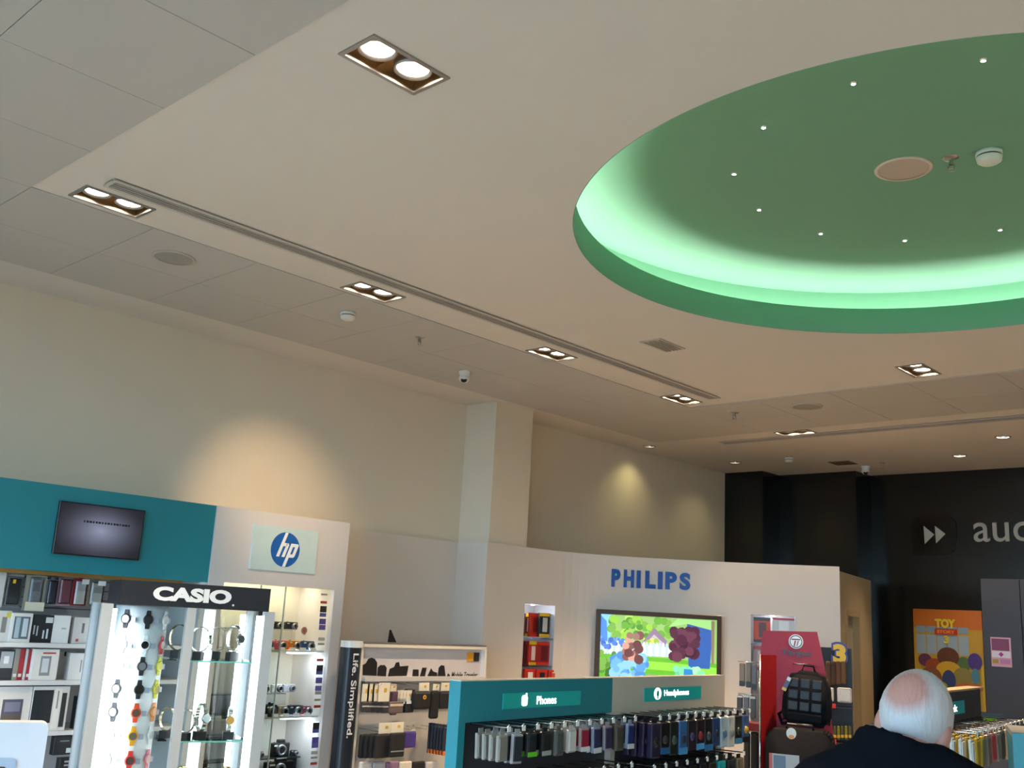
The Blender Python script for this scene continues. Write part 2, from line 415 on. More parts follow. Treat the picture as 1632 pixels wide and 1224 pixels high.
def smoke(label, x, y, z, s=1.0):
    t = thing('smoke_detector', label, 'smoke detector', (x, y, z), 0, 'smoke detectors')
    lathe('base', [(0, 0), (.052 * s, 0), (.052 * s, -.014 * s), (.048 * s, -.018 * s)], M_FIT, t, seg=28)
    lathe('slot_ring', [(.044 * s, -.016 * s), (.044 * s, -.026 * s)], M_BLACK, t, seg=28)
    lathe('cap', [(.05 * s, -.024 * s), (.047 * s, -.04 * s), (.036 * s, -.048 * s), (0, -.05 * s)], M_FIT, t, seg=28)
smoke('white smoke detector under the tiles near the cream wall', -5.18, 3.88, CEIL - .007)
smoke('pale smoke detector on the green dome', -1.42, 4.66, DOMEZ, 1.15)
smoke('small pale smoke detector near the black corner piers', -5.36, 10.18, CEIL, .95)
def sprinkler(label, x, y, z):
    t = thing('sprinkler', label, 'sprinkler', (x, y, z), 0, 'ceiling sprinklers')
    lathe('rosette', [(0, -.008), (.03, -.006), (.038, 0)], M_STEEL, t, seg=20)
    cyl('stem', (0, 0, -.02), .009, .03, M_STEEL, t, seg=10)
    for s in (-1, 1): tube('yoke_arm', [(s * .006, 0, -.03), (s * .016, 0, -.045), (s * .004, 0, -.06)], .003, M_STEEL, t, seg=6)
    lathe('deflector', [(0, -.062), (.02, -.06), (.02, -.063), (0, -.064)], M_STEEL, t, seg=16)
sprinkler('steel sprinkler head in tiles between smoke detector and dome camera', -5.21, 4.54, CEIL - .007)
sprinkler('steel sprinkler head at the centre of the green dome', -1.58, 4.62, DOMEZ)
sprinkler('steel sprinkler head in tiles past the end of the slot diffuser', -4.61, 7.76, CEIL - .007)
sprinkler('small sprinkler head beside the far dome camera at the black wall', -4.60, 10.87, CEIL)
def cctv(label, x, y, z, rz):
    t = thing('dome_camera', label, 'security camera', (x, y, z), rz, 'small white ceiling cameras')
    lathe('base', [(0, 0), (.05, 0), (.05, -.012), (.042, -.03), (.04, -.05)], M_FIT, t, seg=24)
    lathe('eyeball', [(0, -.095), (.025, -.09), (.042, -.07), (.045, -.05), (.03, -.035)], M_FIT, t, seg=24)
    cyl('lens', (0, -.034, -.078), .024, .014, M_BLACK, t, seg=18, rot=(R(55), 0, 0))
cctv('small white ceiling camera near the cream pier', -5.65, 5.42, CEIL - .007, R(40))
cctv('small white ceiling camera against the top of the black wall', -4.86, 11.02, CEIL, R(25))
t = thing('ceiling_vent', 'small louvred white vent in smooth plaster below the green dome', 'air vent', (-3.90, 5.61, CEIL), 0)
box('vent_frame', (0, 0, -.003), (.17, .31, .006), mat('vent_grey', '#b3aca4', .5), t)
for k in range(5): box('louvre', (-.055 + k * .0275, 0, -.008), (.016, .27, .004), mat('vent_louvre', '#a79f95', .5), t, rot=(0, R(25), 0))
t = thing('access_hatch', 'small brown access hatch in the ceiling near the black wall', 'hatch', (-4.98, 10.70, CEIL), 0)
box('hatch_frame', (0, 0, -.003), (.24, .24, .006), mat('hatch_brown', '#6d5f4e', .6), t); box('hatch_door', (0, 0, -.007), (.2, .2, .004), mat('hatch_door', '#57493b', .6), t)
# ================================================================== PACK BUILDERS
def fronts(t, w, h, d, marks):
    """flat print / windows on the front of a pack, fractions of its face"""
    for k, mk in enumerate(marks):
        x0, z0, x1, z1, c = mk[:5]; nm = mk[5] if len(mk) > 5 else 'printed_panel'
        th = .0012 + .0006 * k
        mm = c if not isinstance(c, str) else col(c, .35)
        box(nm, ((x0 + x1 - 1) / 2 * w, -d / 2 - th / 2, (z0 + z1) / 2 * h), ((x1 - x0) * w, th, (z1 - z0) * h), mm, t)
SNAP = None; TOPZ = 9
def carton(F, bx, off, d, label, base, marks=(), cat='box', name='product_box', group=None, rz=0.0, rough=.4, tilt=0.0):
    cx, zb, w, h = F.box(*bx, off)
    if SNAP is not None: h, zb = max(.02, min(zb + h, TOPZ) - SNAP - .0006), SNAP + .0006
    t = thing(name, label, cat, F.W(cx, off + d / 2, zb), F.a + rz, group, ry=tilt)
    box('carton', (0, 0, h / 2), (w, d, h), col(base, rough), t, bev=.0015)
    fronts(t, w, h, d, marks); return t
def blister(F, bx, off, label, card, prod, marks=(), cat='blister pack', name='blister_pack', group=None, d=.03, prod_box=(.2, .15, .8, .75), clear=True):
    cx, zb, w, h = F.box(*bx, off)
    t = thing(name, label, cat, F.W(cx, off + d / 2, zb), F.a, group)
    box('backing_card', (0, d / 2 - .002, h / 2), (w, .003, h), col(card, .45), t)
    x0, z0, x1, z1 = prod_box
    box('product', ((x0 + x1 - 1) / 2 * w, 0, (z0 + z1) / 2 * h), ((x1 - x0) * w, d * .6, (z1 - z0) * h), col(prod, .3), t, bev=.006, seg=2)
    if clear: box('clear_shell', (0, -.001, (z0 + z1) / 2 * h), (min(.96, x1 - x0 + .12) * w, d * .9, min(.9, z1 - z0 + .1) * h), M_CLEAR, t, bev=.005)
    box('hang_tab', (0, d / 2 - .002, h + .008), (w * .35, .002, .018), col(card, .45), t)
    fronts(t, w, h, d * 1.0, marks); return t

# ================================================================== LEFT WALL: accessory bay with teal header
FW = Frame(-6.15, 0, R(90))
DEP = .45
bay = thing('accessory_bay', 'wall bay of phone accessories under a wide teal header board', 'display unit', FW.W(2.45, DEP / 2, 0), FW.a)
def bl(name, x0, y0, z0, x1, y1, z1, m_, par, ox): return box2(name, (x0 - ox, y0 - DEP / 2, z0), (x1 - ox, y1 - DEP / 2, z1), m_, par)
OX = 2.45
bl('header', 1.22, 0, 1.83, 3.665, DEP, 2.34, M_TEAL, bay, OX)
bl('back_panel', 1.22, .40, .15, 3.665, DEP, 1.83, mat('slatwall_grey', '#9b9898', .5), bay, OX)
bl('side_panel', 3.63, 0, 0, 3.665, .40, 1.83, M_WHITE, bay, OX)
bl('side_panel', 1.22, 0, 0, 1.255, .40, 1.83, M_WHITE, bay, OX)
bl('plinth', 1.255, .02, 0, 3.63, .40, .15, M_GREY, bay, OX)
ZR = [FW.hit(80, 1025, .05)[1], FW.hit(80, 1084, .05)[1], FW.hit(60, 1165, .05)[1], FW.hit(100, 1203, .05)[1]]
M_SHELF = mat('shelf_light_grey', '#b9b7b5', .4)
for z in ZR[:3] + [.50, .30]:
    s = bl('shelf', 1.26, .02, z - .012, 3.62, .395, z, M_SHELF, bay, OX)
    box('price_strip', (0, -.19, -.006), (2.34, .004, .026), col('#cfcfcf', .3), s)
for k in range(5): bl('slat_groove', 1.26, .396, 1.55 + k * .06, 3.62, .4, 1.556 + k * .06, M_GREY, bay, OX)
bl('lit_soffit_strip', 1.4, .03, 1.806, 3.5, .06, 1.830, mat('lit_soffit_strip', '#b8935a', .3, metal=.8), bay, OX)  # gold strip: warm light on the header's underside put into its colour
def area(loc, aim, w, sx, sy, colr, rz=None):
    """light of a strip lamp, same place and size as the strip; rz: a level strip shining down"""
    ld = bpy.data.lights.new('strip_glow', 'AREA'); ld.shape = 'RECTANGLE'; ld.size = sx; ld.size_y = sy; ld.energy = w; ld.color = colr
    o = link('strip_glow', ld, None, loc)
    o.rotation_euler = (0, 0, rz) if rz is not None else (Vector(aim) - Vector(loc)).to_track_quat('-Z', 'Y').to_euler(); return o
# screen set in the teal header
scr = thing('header_screen', 'small dark screen with a pale glow set in the teal header', 'screen', FW.W(2.88, -.012, 1.935), FW.a)
M_SCR = bpy.data.materials.new('screen_vignette'); M_SCR.use_nodes = True; _nt = M_SCR.node_tree; _b = _nt.nodes['Principled BSDF']
_tc = _nt.nodes.new('ShaderNodeTexCoord'); _mp = _nt.nodes.new('ShaderNodeMapping'); _gr = _nt.nodes.new('ShaderNodeTexGradient'); _gr.gradient_type = 'QUADRATIC_SPHERE'; _cr = _nt.nodes.new('ShaderNodeValToRGB')
_mp.inputs['Scale'].default_value = (3.0, 3.0, 4.8); _nt.links.new(_tc.outputs['Object'], _mp.inputs['Vector']); _nt.links.new(_mp.outputs['Vector'], _gr.inputs['Vector']); _nt.links.new(_gr.outputs['Fac'], _cr.inputs['Fac'])
_cr.color_ramp.elements[0].color = (*lin('#1c1d28'), 1); _cr.color_ramp.elements[1].color = (*lin('#8d93ac'), 1)
_nt.links.new(_cr.outputs['Color'], _b.inputs['Emission Color']); _b.inputs['Emission Strength'].default_value = .42; _b.inputs['Base Color'].default_value = (.01, .01, .012, 1); _b.inputs['Roughness'].default_value = .2
box('bezel', (0, 0, .155), (.545, .024, .315), M_BLACK, scr, bev=.003)
box('display', (0, -.0125, .155), (.53, .002, .30), M_SCR, scr)
for k in range(16): box('caption_mark', (-.11 + k * .019, -.0145, .205), (.010 + .006 * ((k * 7) % 3) / 2, .001, .012), col('#2a2c3a', .4), scr)

# goods on the accessory wall (pixel boxes on the photograph turned into real sizes on the shelf planes)
A1 = .12
row = 'on the top accessory wall hooks'
carton(FW, (-14, 910, 7, 968), A1, .03, 'plain white slim pack ' + row, '#c9c9c9')
blister(FW, (8, 915, 38, 968), A1, 'grey carded black phone case with yellow sticker ' + row, '#a7a6a6', '#17181c', [(.35, .72, .5, .84, '#d8b520')], prod_box=(.15, .08, .85, .88))
blister(FW, (41, 917, 75, 974), A1, 'clear shiny pack with a silver phone shell ' + row, '#aaa79d', '#8d9096', [(.05, .0, .95, .25, '#ddd6c0'), (.3, .55, .62, .8, '#5c5e63')], prod_box=(.25, .25, .75, .9))
blister(FW, (76, 924, 93, 966), A1, 'narrow dark grey phone case pack ' + row, '#7d7a80', '#3b3c48', prod_box=(.15, .1, .85, .95))
blister(FW, (94, 922, 117, 966), A1, 'dusty pink clear sleeve ' + row, '#a9848c', '#8b5560', prod_box=(.15, .1, .85, .95))
blister(FW, (118, 922, 141, 966), A1, 'white phone case with a red rim ' + row, '#b5303f', '#c9c9c6', [(.25, .55, .75, .75, '#8e9092'), (.45, .8, .95, .98, '#d9d9d9')], prod_box=(.15, .06, .85, .9))
blister(FW, (143, 925, 168, 966), A1, 'grey phone case in a tan card ' + row, '#8f8478', '#a9aaa6', [(.25, .5, .75, .72, '#6a6c6e'), (.45, .8, .95, .98, '#d9d9d9')], prod_box=(.15, .06, .85, .9))
row = 'on the box shelf of the accessory bay'; SNAP = ZR[0]
carton(FW, (-10, 973, 16, 1024), .06, .09, 'white box with a grey cable picture ' + row, '#cfcdc9', [(.45, .3, .75, .8, '#7e7c78'), (.7, .78, .95, .95, '#c9b83a')])
carton(FW, (17, 977, 50, 1026), .04, .09, 'white framed box showing silvery blue handsets ' + row, '#d9d8d4', [(.12, .12, .88, .88, '#53616b'), (.2, .15, .42, .85, '#9fb2bd'), (.55, .2, .8, .82, '#b8c6ce')])
carton(FW, (50, 980, 84, 1024), .06, .09, 'black box with thin white sticks printed ' + row, '#1d1d20', [(.1, .3, .16, .62, '#b6bcc2'), (.25, .25, .31, .6, '#b6bcc2'), (.55, .15, .62, .45, '#c6ccd2'), (.72, .15, .8, .5, '#c6ccd2'), (.62, .72, .95, .92, '#d0d0d0')])
carton(FW, (86, 981, 113, 1023), .05, .09, 'plain white box turned at a slant ' + row, '#d7d3cf', [(.55, .5, .8, .56, '#a4a09c')], rz=R(-14))
carton(FW, (117, 984, 146, 1023), .05, .09, 'white box with grey earphone and red dot ' + row, '#d6d2ce', [(.45, .4, .58, .78, '#77757a'), (.2, .08, .34, .18, '#c43a2e')])
blister(FW, (145, 976, 164, 1008), .12, 'small crimson and magenta card ' + row, '#a3123f', '#c22a5a', prod_box=(.45, .1, .95, .95), clear=False)
row = 'on the middle shelf of the accessory bay'; SNAP = ZR[1]; TOPZ = ZR[0] - .034
carton(FW, (-6, 1036, 21, 1082), .06, .06, 'black box with a crumpled silver ball picture ' + row, '#26262a', [(.2, .4, .95, .95, '#a9adaf'), (.4, .55, .7, .8, '#e2e4e6')])
for k, (a, b, c) in enumerate(((22, 30, '#8f8a80'), (30, 38, '#a3202a'), (39, 43, '#c9c6c2'), (43, 50, '#97222c'))):
    carton(FW, (a, 1032 + k, b, 1082), .06, .05, 'thin %s packet standing edge on ' % ('olive grey', 'red', 'white', 'dark red')[k] + row, c, [(.2, .1, .8, .2, '#d8d5d0')])
carton(FW, (52, 1028, 93, 1085), .03, .07, 'large white phone box, silver handset picture, ' + row, '#dad6d2', [(.3, .15, .7, .78, '#8a8c90'), (.36, .25, .62, .7, '#c9ccd0'), (.35, .85, .85, .9, '#b5473d')])
carton(FW, (94, 1038, 119, 1064), .16, .06, 'small slanted white box with black top ' + row, '#cfcbc8', [(.35, .82, .95, .98, '#1d1d1f')], rz=R(-10))
carton(FW, (113, 1041, 146, 1080), .03, .09, 'white cube box with a thin earphone drawing ' + row, '#d5d1ce', [(.5, .3, .55, .75, '#918d8a'), (.6, .45, .72, .72, '#b3afac')], rz=R(-8))
row = 'on the lower shelf of the accessory bay'; SNAP = ZR[2]; TOPZ = ZR[1] - .034
carton(FW, (-16, 1085, 49, 1160), .04, .08, 'large white box with a tablet screen picture ' + row, '#d3cfcc', [(.3, .25, .8, .72, '#4d4c5e'), (.36, .45, .74, .66, '#77778c'), (.32, .28, .78, .38, '#5b4d3f')])
carton(FW, (51, 1085, 108, 1167), .03, .08, 'black and white speaker bar box ' + row, '#d2cfca', [(.0, .18, .55, .92, '#202226'), (.6, .05, .78, .95, '#dedbd6'), (.8, .08, .93, .85, '#1b1c1f'), (.66, .5, .7, .9, '#8b8884')])
carton(FW, (121, 1110, 149, 1151), .06, .05, 'black card pack with a grey charger ' + row, '#1c1d21', [(.45, .55, .95, .62, '#a9abae'), (.45, .7, .9, .78, '#8c8e92'), (.3, .1, .6, .3, '#c3c5c8')])
SNAP = None; TOPZ = 9
carton(FW, (86, 1173, 115, 1203), .08, .05, 'black cable pack with white corner mark low on the accessory wall', '#17181c', [(.7, .1, .95, .35, '#d0d2d4'), (.3, .7, .8, .76, '#83858a')])
carton(FW, (94, 1208, 118, 1240), .08, .05, 'black adapter pack with grey print at the accessory wall bottom', '#1a1b1f', [(.3, .6, .8, .68, '#9a9ca0'), (.3, .78, .8, .86, '#9a9ca0')])

# ================================================================== camera cabinet with white header
CX = 4.235
cab = thing('camera_cabinet', 'white glazed camera cabinet with a round blue logo panel on its header', 'cabinet', FW.W(CX, DEP / 2, 0), FW.a)
def cb(name, x0, y0, z0, x1, y1, z1, m_, par=cab): return box2(name, (x0 - CX, y0 - DEP / 2, z0), (x1 - CX, y1 - DEP / 2, z1), m_, par)
M_CABIN = mat('cabinet_inside_white', '#d9d6cd', .5, noise=.01)
cb('header', 3.668, -.01, 1.84, 4.80, .03, 2.34, M_WHITE); cb('header_box', 3.668, .03, 1.91, 4.80, DEP, 2.34, M_WHITE)   # the header board hangs below the soffit and hides the lamp
cb('front_stile', 3.668, -.01, 0, 3.785, .03, 1.84, M_WHITE); cb('front_stile', 4.71, -.01, 0, 4.80, .03, 1.84, M_WHITE)
cb('side_panel', 3.668, .03, 0, 3.785, DEP, 1.91, M_WHITE); cb('side_panel', 4.71, .03, 0, 4.80, DEP, 1.91, M_WHITE)
cb('back_panel', 3.785, .42, .2, 4.71, DEP, 1.91, M_CABIN); cb('plinth', 3.785, 0, 0, 4.71, DEP, .2, M_WHITE)
SH = [FW.hit(470, 1037, .05)[1], FW.hit(470, 1142, .05)[1]]
SH += [FW.hit(450, 1238, .10)[1]]
for z in SH:
    s = cb('glass_shelf', 3.787, .05, z - .008, 4.708, .415, z, M_GLASS)
    cb('shelf_edge', 3.787, .045, z - .010, 4.708, .052, z + .002, mat('shelf_edge_bright', '#dfe6e6', .25))
    if z > SH[2]: cb('under_light', 4.45, .10, z - .024, 4.69, .14, z - .012, M_LED)
    for k in range(9): box('price_card', (3.90 + k * .09 - CX, .058 - DEP / 2, z + .012), (.05, .003, .02), M_TAG, cab, rot=(R(-20), 0, 0))
for i, zz in enumerate(SH[:2]):
    area(FW.W(4.57, .12, zz - .026), None, .45, .24, .04, (.85, .93, 1), rz=FW.a)
cb('top_light', 3.85, .24, 1.895, 4.65, .30, 1.908, mat('warm_strip_lit', '#ffd79a', .3, emit=2.0))
area(FW.W(4.25, .27, 1.892), None, 1.4, .78, .05, (1, .84, .58), rz=FW.a)
cb('glass_door', 3.787, .01, .2, 4.30, .016, 1.838, M_GLASS); cb('glass_door', 4.10, .022, .2, 4.708, .028, 1.838, M_GLASS)
cb('door_edge', 4.10, .018, .2, 4.106, .03, 1.838, mat('glass_edge', '#9fb0b0', .2)); cb('door_edge', 4.296, .006, .2, 4.302, .018, 1.838, mat('glass_edge', '#9fb0b0', .2))
# logo panel
hx, hz, hw, hh = FW.box(400, 841, 504, 911, -.012)
lp = cb('logo_panel', hx - hw / 2, -.022, hz, hx + hw / 2, -.010, hz + hh, mat('logo_panel_pale', '#bfd6da', .25))
M_BLUE = mat('logo_blue', '#1f5fae', .35, noise=.02)
lc = hz + hh / 2; rr = .122
disc = poly('logo_disc', circ(hx - CX, lc, rr, n=40), -.0235 - DEP / 2, -.022 - DEP / 2, M_BLUE, cab)
bm = bmesh.new(); k_ = .36; u_ = rr / .105
def stroke(pts): bm_poly(bm, [(hx - CX + (x + k_ * z) * u_, lc + z * u_) for x, z in pts], -.0250 - DEP / 2, -.0236 - DEP / 2)
stroke([(-.047, -.045), (-.026, -.045), (-.026, .103), (-.047, .103)])
stroke([(-.0259, .02), (-.002, .02), (.0, .026), (.0, .04), (-.0259, .04)]); stroke([(-.008, -.045), (.013, -.045), (.013, .03), (.003, .04), (-.008, .04)])
stroke([(.024, -.103), (.045, -.103), (.045, .04), (.024, .04)])
stroke([(.0451, .04), (.0451, .02), (.062, .02), (.062, -.025), (.0451, -.025), (.0451, -.045), (.075, -.045), (.083, -.036), (.083, .032), (.075, .04)])
link('logo_letters', bm2me('logo_letters', bm, col('#e9f0f2', .3)), cab)
# brand stickers down the right side
ycur = 948; kinds = [('#9d9a92', 3), ('#a9413a', 4), ('#2c2c2e', 10), ('#5260a8', 6), ('#5a55a8', 9), ('#6a63b0', 8), ('#b9b6b0', 5)]
k = 0
for yy in (946, 958, 966, 977, 986, 996, 1016, 1025, 1050, 1060, 1069, 1080, 1093, 1102, 1114, 1124, 1152, 1162, 1175, 1184, 1197, 1206, 1215):
    c, hh_ = kinds[k % 7]; k += 1
    xx = 517 - (yy - 946) * .062
    a, b, w, h = FW.box(xx - 5, yy, xx + 5, yy + hh_, .004)
    cb('brand_sticker', a - w / 2, .006, b, a + w / 2, .009, b + h, col(c, .4))
# cameras
def camera(F, bx, off, label, body, lens='#222326', lens_r=.42, group=None, hump=False, cx_l=.25, zfix=None):
    cx, zb, w, h = F.box(*bx, off); d = min(.04, h * .5)
    if zfix is not None: zb = zfix + .0006
    t = thing('compact_camera', label, 'camera', F.W(cx, off + .03, zb), F.a, group)
    box('body', (0, 0, h / 2), (w, d, h), col(body, .3), t, bev=min(.008, h * .12), seg=2)
    rr_ = h * lens_r
    lathe('lens_barrel', [(rr_, 0), (rr_, .012), (rr_ * .85, .022), (rr_ * .6, .022), (rr_ * .55, .014)], col('#8f9196', .25, metal=.6), t, seg=20, loc=(w * (cx_l - .05), -d / 2, h * .47), rot=(R(90), 0, 0))
    lathe('lens_glass', [(0, .016), (rr_ * .56, .014)], col(lens, .08), t, seg=18, loc=(w * (cx_l - .05), -d / 2, h * .47), rot=(R(90), 0, 0))
    box('flash', (-w * .28, -d / 2 - .001, h * .8), (w * .18, .002, h * .12), col('#e8e8e4', .2), t)
    cyl('shutter_button', (-w * .3, 0, h + .002), .006, .005, M_CHROME, t, seg=12)
    if hump: box('flash_hump', (w * .05, 0, h * 1.08), (w * .4, d * .8, h * .3), col(body, .4), t, bev=.006)
    return t
z1 = SH[0]
# acrylic risers carry the back rows
RT = []
for i, zz in enumerate(SH[:2]):
    rs = thing('camera_riser', ['clear acrylic riser for the back row on the upper cabinet shelf', 'clear acrylic riser for the back row on the middle cabinet shelf'][i], 'riser', FW.W(4.17, .27, zz), FW.a)
    hh_ = (FW.hit(450, [1003, 1104][i], .25)[1] - zz)
    RT.append(zz + hh_)
    box('riser_top', (0, 0, hh_ - .003), (.72, .12, .005), M_CLEAR, rs); box('riser_front', (0, -.058, hh_ / 2), (.72, .004, hh_ - .006), M_CLEAR, rs)
def camrow(items, off, zf):
    for x0, y0, x1, y1, c, lab in items: camera(FW, (x0, y0, x1, y1), off, lab, c, zfix=zf)
camrow([(406, 991, 428, 1003, '#3a424c', 'slate compact camera at the post end of the upper riser'), (433, 991, 453, 1003, '#2c2d31', 'charcoal compact camera in the middle of the upper riser'),
        (457, 991, 477, 1003, '#2a2b2c', 'black compact camera with a pale lens ring on the upper riser')], .25, RT[0])
camrow([(404, 1013, 419, 1028, '#495663', 'blue grey compact camera on the upper shelf behind the tower post'), (421, 1013, 437, 1028, '#26272a', 'black compact camera on the upper cabinet shelf beside the pink one'), (439, 1013, 459, 1028, '#d0466e', 'pink compact camera on the upper cabinet shelf'),
        (462, 1013, 481, 1028, '#d8741c', 'orange compact camera on the upper cabinet shelf'), (484, 1013, 504, 1028, '#28456f', 'blue compact camera on the upper cabinet shelf')], .10, SH[0])
camrow([(413, 1091, 431, 1104, '#3b3d42', 'dark grey compact camera on the middle riser'), (436, 1091, 452, 1104, '#d4d6d8', 'white compact camera with silver trim on the middle riser'), (454, 1091, 473, 1104, '#b9bccb', 'pale lilac compact camera at the free end of the middle riser')], .25, RT[1])
camrow([(404, 1110, 424, 1128, '#232428', 'black compact camera at the post end of the middle cabinet shelf'), (446, 1112, 461, 1128, '#9a8f78', 'beige compact camera on the middle cabinet shelf'), (463, 1112, 484, 1128, '#252b45', 'navy compact camera on the middle cabinet shelf'),
        (484, 1114, 499, 1128, '#7d2c44', 'maroon compact camera on the middle cabinet shelf')], .10, SH[1])
STZ = FW.hit(452, 1206, .22)[1]
camera(FW, (426, 1110, 445, 1128), .10, 'chunky black bridge camera on the middle cabinet shelf', '#1a1a1d', lens_r=.43, hump=True, cx_l=.05, zfix=SH[1])
camera(FW, (434, 1184, 463, 1206), .22, 'large black camera with flash hump on a low stand in the cabinet', '#18181b', lens_r=.45, hump=True, cx_l=.05, zfix=STZ)
camera(FW, (408, 1196, 423, 1206), .22, 'small pinkish compact camera low in the cabinet', '#8d6a70', zfix=STZ)
camera(FW, (466, 1197, 477, 1206), .20, 'flat dark compact camera low in the cabinet', '#1d1e22', zfix=STZ)
camera(FW, (425, 1212, 470, 1236), .10, 'big black camera with wide lens on the lowest cabinet shelf', '#17171a', lens_r=.45, hump=True, cx_l=.05, zfix=SH[2])
_p = FW.W(0, 0, 0)
rs = thing('camera_stand', 'low black stand under the large camera in the cabinet', 'riser', FW.W(4.30, .25, SH[2]), FW.a)
hz_ = STZ - SH[2]
box('stand_top', (0, 0, hz_ - .003), (.78, .14, .006), M_BLACK, rs); box('stand_leg', (-.36, 0, hz_ / 2 - .003), (.01, .12, hz_ - .006), M_BLACK, rs); box('stand_leg', (.36, 0, hz_ / 2 - .003), (.01, .12, hz_ - .006), M_BLACK, rs)
bx_, bz_ = FW.hit(486, 1005, .12)
t = thing('round_badge', 'round pink and grey badge propped behind the blue camera', 'sign', FW.W(bx_, .13, bz_ - .03), FW.a)
poly('badge_disc', circ(0, .03, .026), -.002, .002, col('#a68a90', .4), t); poly('badge_centre', circ(0, .03, .014), -.0035, -.002, col('#c65a5a', .4), t); box('badge_foot', (0, .006, .006), (.02, .02, .012), M_CLEAR, t)

# ================================================================== watch tower
TX, TD = 3.015, .42
_c = at(310, 950, 6.15); _a = R(72)
FC = Frame(_c.x - math.cos(_a) * TX, _c.y - math.sin(_a) * TX, _a)
tw = thing('watch_tower', 'tall glazed watch case with a black lettered sign and bright light strips', 'display case', FC.W(TX, TD / 2, 0), FC.a)
def tb(name, x0, y0, z0, x1, y1, z1, m_, par=tw, bev=0): return box2(name, (x0 - TX, y0 - TD / 2, z0), (x1 - TX, y1 - TD / 2, z1), m_, par, bev)
M_POST = mat('tower_post_aluminium', '#b9c0c6', .35, metal=.35)
M_NAVY = mat('sign_black', '#1b2029', .4)
_sl = FC.hit(191, 945, 0)[0]; _sr = FC.hit(430, 955, 0)[0]; TZ = FC.hit(310, 969, 0)[1]
tb('sign_box', _sl, -.005, TZ, _sr, TD, FC.hit(310, 931, 0)[1], M_NAVY)
lx, lz, lw_, lh_ = FC.box(243.5, 934, 369, 964, -.003)
text('sign_letters', 'CASIO', col('#d8dde2', .4), tw, lx - TX, lz + lh_ / 2 + .001, w=lw_, h=.078, depth=.004, bold=.055, y=-TD / 2 - .0055)
cyl('sign_dot', (lx + lw_ / 2 + .015 - TX, -TD / 2 - .006, lz + .01), .006, .003, col('#d8dde2', .4), tw, seg=10, rot=(R(90), 0, 0))
tb('base_cabinet', 2.54, .01, 0, 3.49, TD - .01, .55, M_WHITE)
for x in (2.53, 3.43):
    for y in (.0, TD - .05): tb('post', x, y, .55, x + .06, y + .05, TZ, M_POST)
tb('centre_post', 2.985, -.004, .55, 3.035, .04, TZ, M_POST)
tb('front_glass', 2.592, .015, .55, 2.984, .021, TZ, M_GLASS); tb('front_glass', 3.036, .015, .55, 3.428, .021, TZ, M_GLASS)
tb('side_glass', 2.55, .052, .55, 2.556, TD - .052, TZ, M_GLASS); tb('side_glass', 3.465, .052, .55, 3.471, TD - .052, TZ, M_GLASS)
tb('back_glass', 2.60, TD - .02, .55, 3.42, TD - .014, TZ, M_GLASS)
for x, y in ((2.605, .055), (3.415, .055), (3.20, TD - .06), (3.40, TD - .06)): tb('light_tube', x - .014, y - .01, .58, x + .014, y + .014, 1.64, M_LED)
tb('light_backing', 3.165, TD - .045, .56, 3.235, TD - .04, 1.66, col('#e4e9ee', .4))
for x, y in ((2.64, .09), (3.37, .09)): area(FC.W(x, y, 1.12), FC.W(TX, .3, 1.12), .9, .03, 1.0, (.93, .97, 1))
ZS = [FC.hit(350, 1054, .05)[1], FC.hit(340, 1181, .05)[1]]
ZS.append(ZS[1] - .40 if ZS[1] - .40 > .6 else .60)
_ = 0
M_AQUA = glass('aqua_glass', (.80, .97, .93), .1)
for z in ZS:
    tb('glass_shelf', 3.04, .05, z - .006, 3.425, TD - .03, z, M_AQUA)
    tb('shelf_edge', 3.04, .046, z - .007, 3.425, .05, z + .001, mat('aqua_edge', '#7fdcc8', .15))
    tb('glass_shelf', 2.93, .10, z - .006, 2.98, TD - .03, z, M_AQUA)
# half round white panel that carries the flat watches
PX, PY, PR = 2.79, .27, .145
bm = bmesh.new(); bm_poly(bm, [(PX - TX + PR * math.sin(R(a)), PY - TD / 2 - PR * math.cos(R(a))) for a in range(-100, 101, 10)], .56, 1.66)
bmesh.ops.transform(bm, matrix=Matrix(((1, 0, 0, 0), (0, 0, 1, 0), (0, 1, 0, 0), (0, 0, 0, 1))), verts=bm.verts[:])
link('watch_column', bm2me('watch_column', bm, mat('watch_column_white', '#e2e6ea', .4), True), tw)
def watch_flat(loc, rz, label, strap, dial, case, group, s=1.0):
    t = thing('wrist_watch', label, 'watch', loc, rz, group)
    ms = col(strap, .5)
    for sg in (-1, 1):
        bm = bmesh.new(); bm_poly(bm, [(-.011 * s, sg * .016 * s), (.011 * s, sg * .016 * s), (.0085 * s, sg * .039 * s), (-.0085 * s, sg * .039 * s)], -.006, -.001)
        link('strap', bm2me('strap', bm, ms), t)
    lathe('case', [(0, 0), (.021 * s, 0), (.022 * s, .008), (.019 * s, .012), (.016 * s, .0115)], col(case, .3), t, seg=20, rot=(R(90), 0, 0))
    lathe('dial', [(0, .0105), (.0165 * s, .0105)], col(dial, .25), t, seg=20, rot=(R(90), 0, 0))
    box('price_card', (.035 * s, -.002, -.004), (.02 * s, .002, .022 * s), col('#9aa0b4', .5), t)
    return t
cols = [('#c9cbcf', '#3a3b3e'), ('#1a1b1e', '#2a2b2e'), ('#dfe1e4', '#17181b'), ('#232428', '#7a7c80'), ('#222327', '#191a1d'), ('#e2491f', '#5a4a40'), ('#e59a14', '#6c6255'), ('#d8342a', '#5c4442')]
c1 = [('#d5d7da', '#e6e6e2'), ('#1c1d20', '#d9d9d2'), ('#c9cbce', '#b9bbb9'), ('#e4e5e8', '#dcdcd8'), ('#2a2b2f', '#d6d7d6'), ('#34353a', '#dcdcda'), ('#e2e3e6', '#c9cac9'), ('#d0d2d5', '#86888c')]
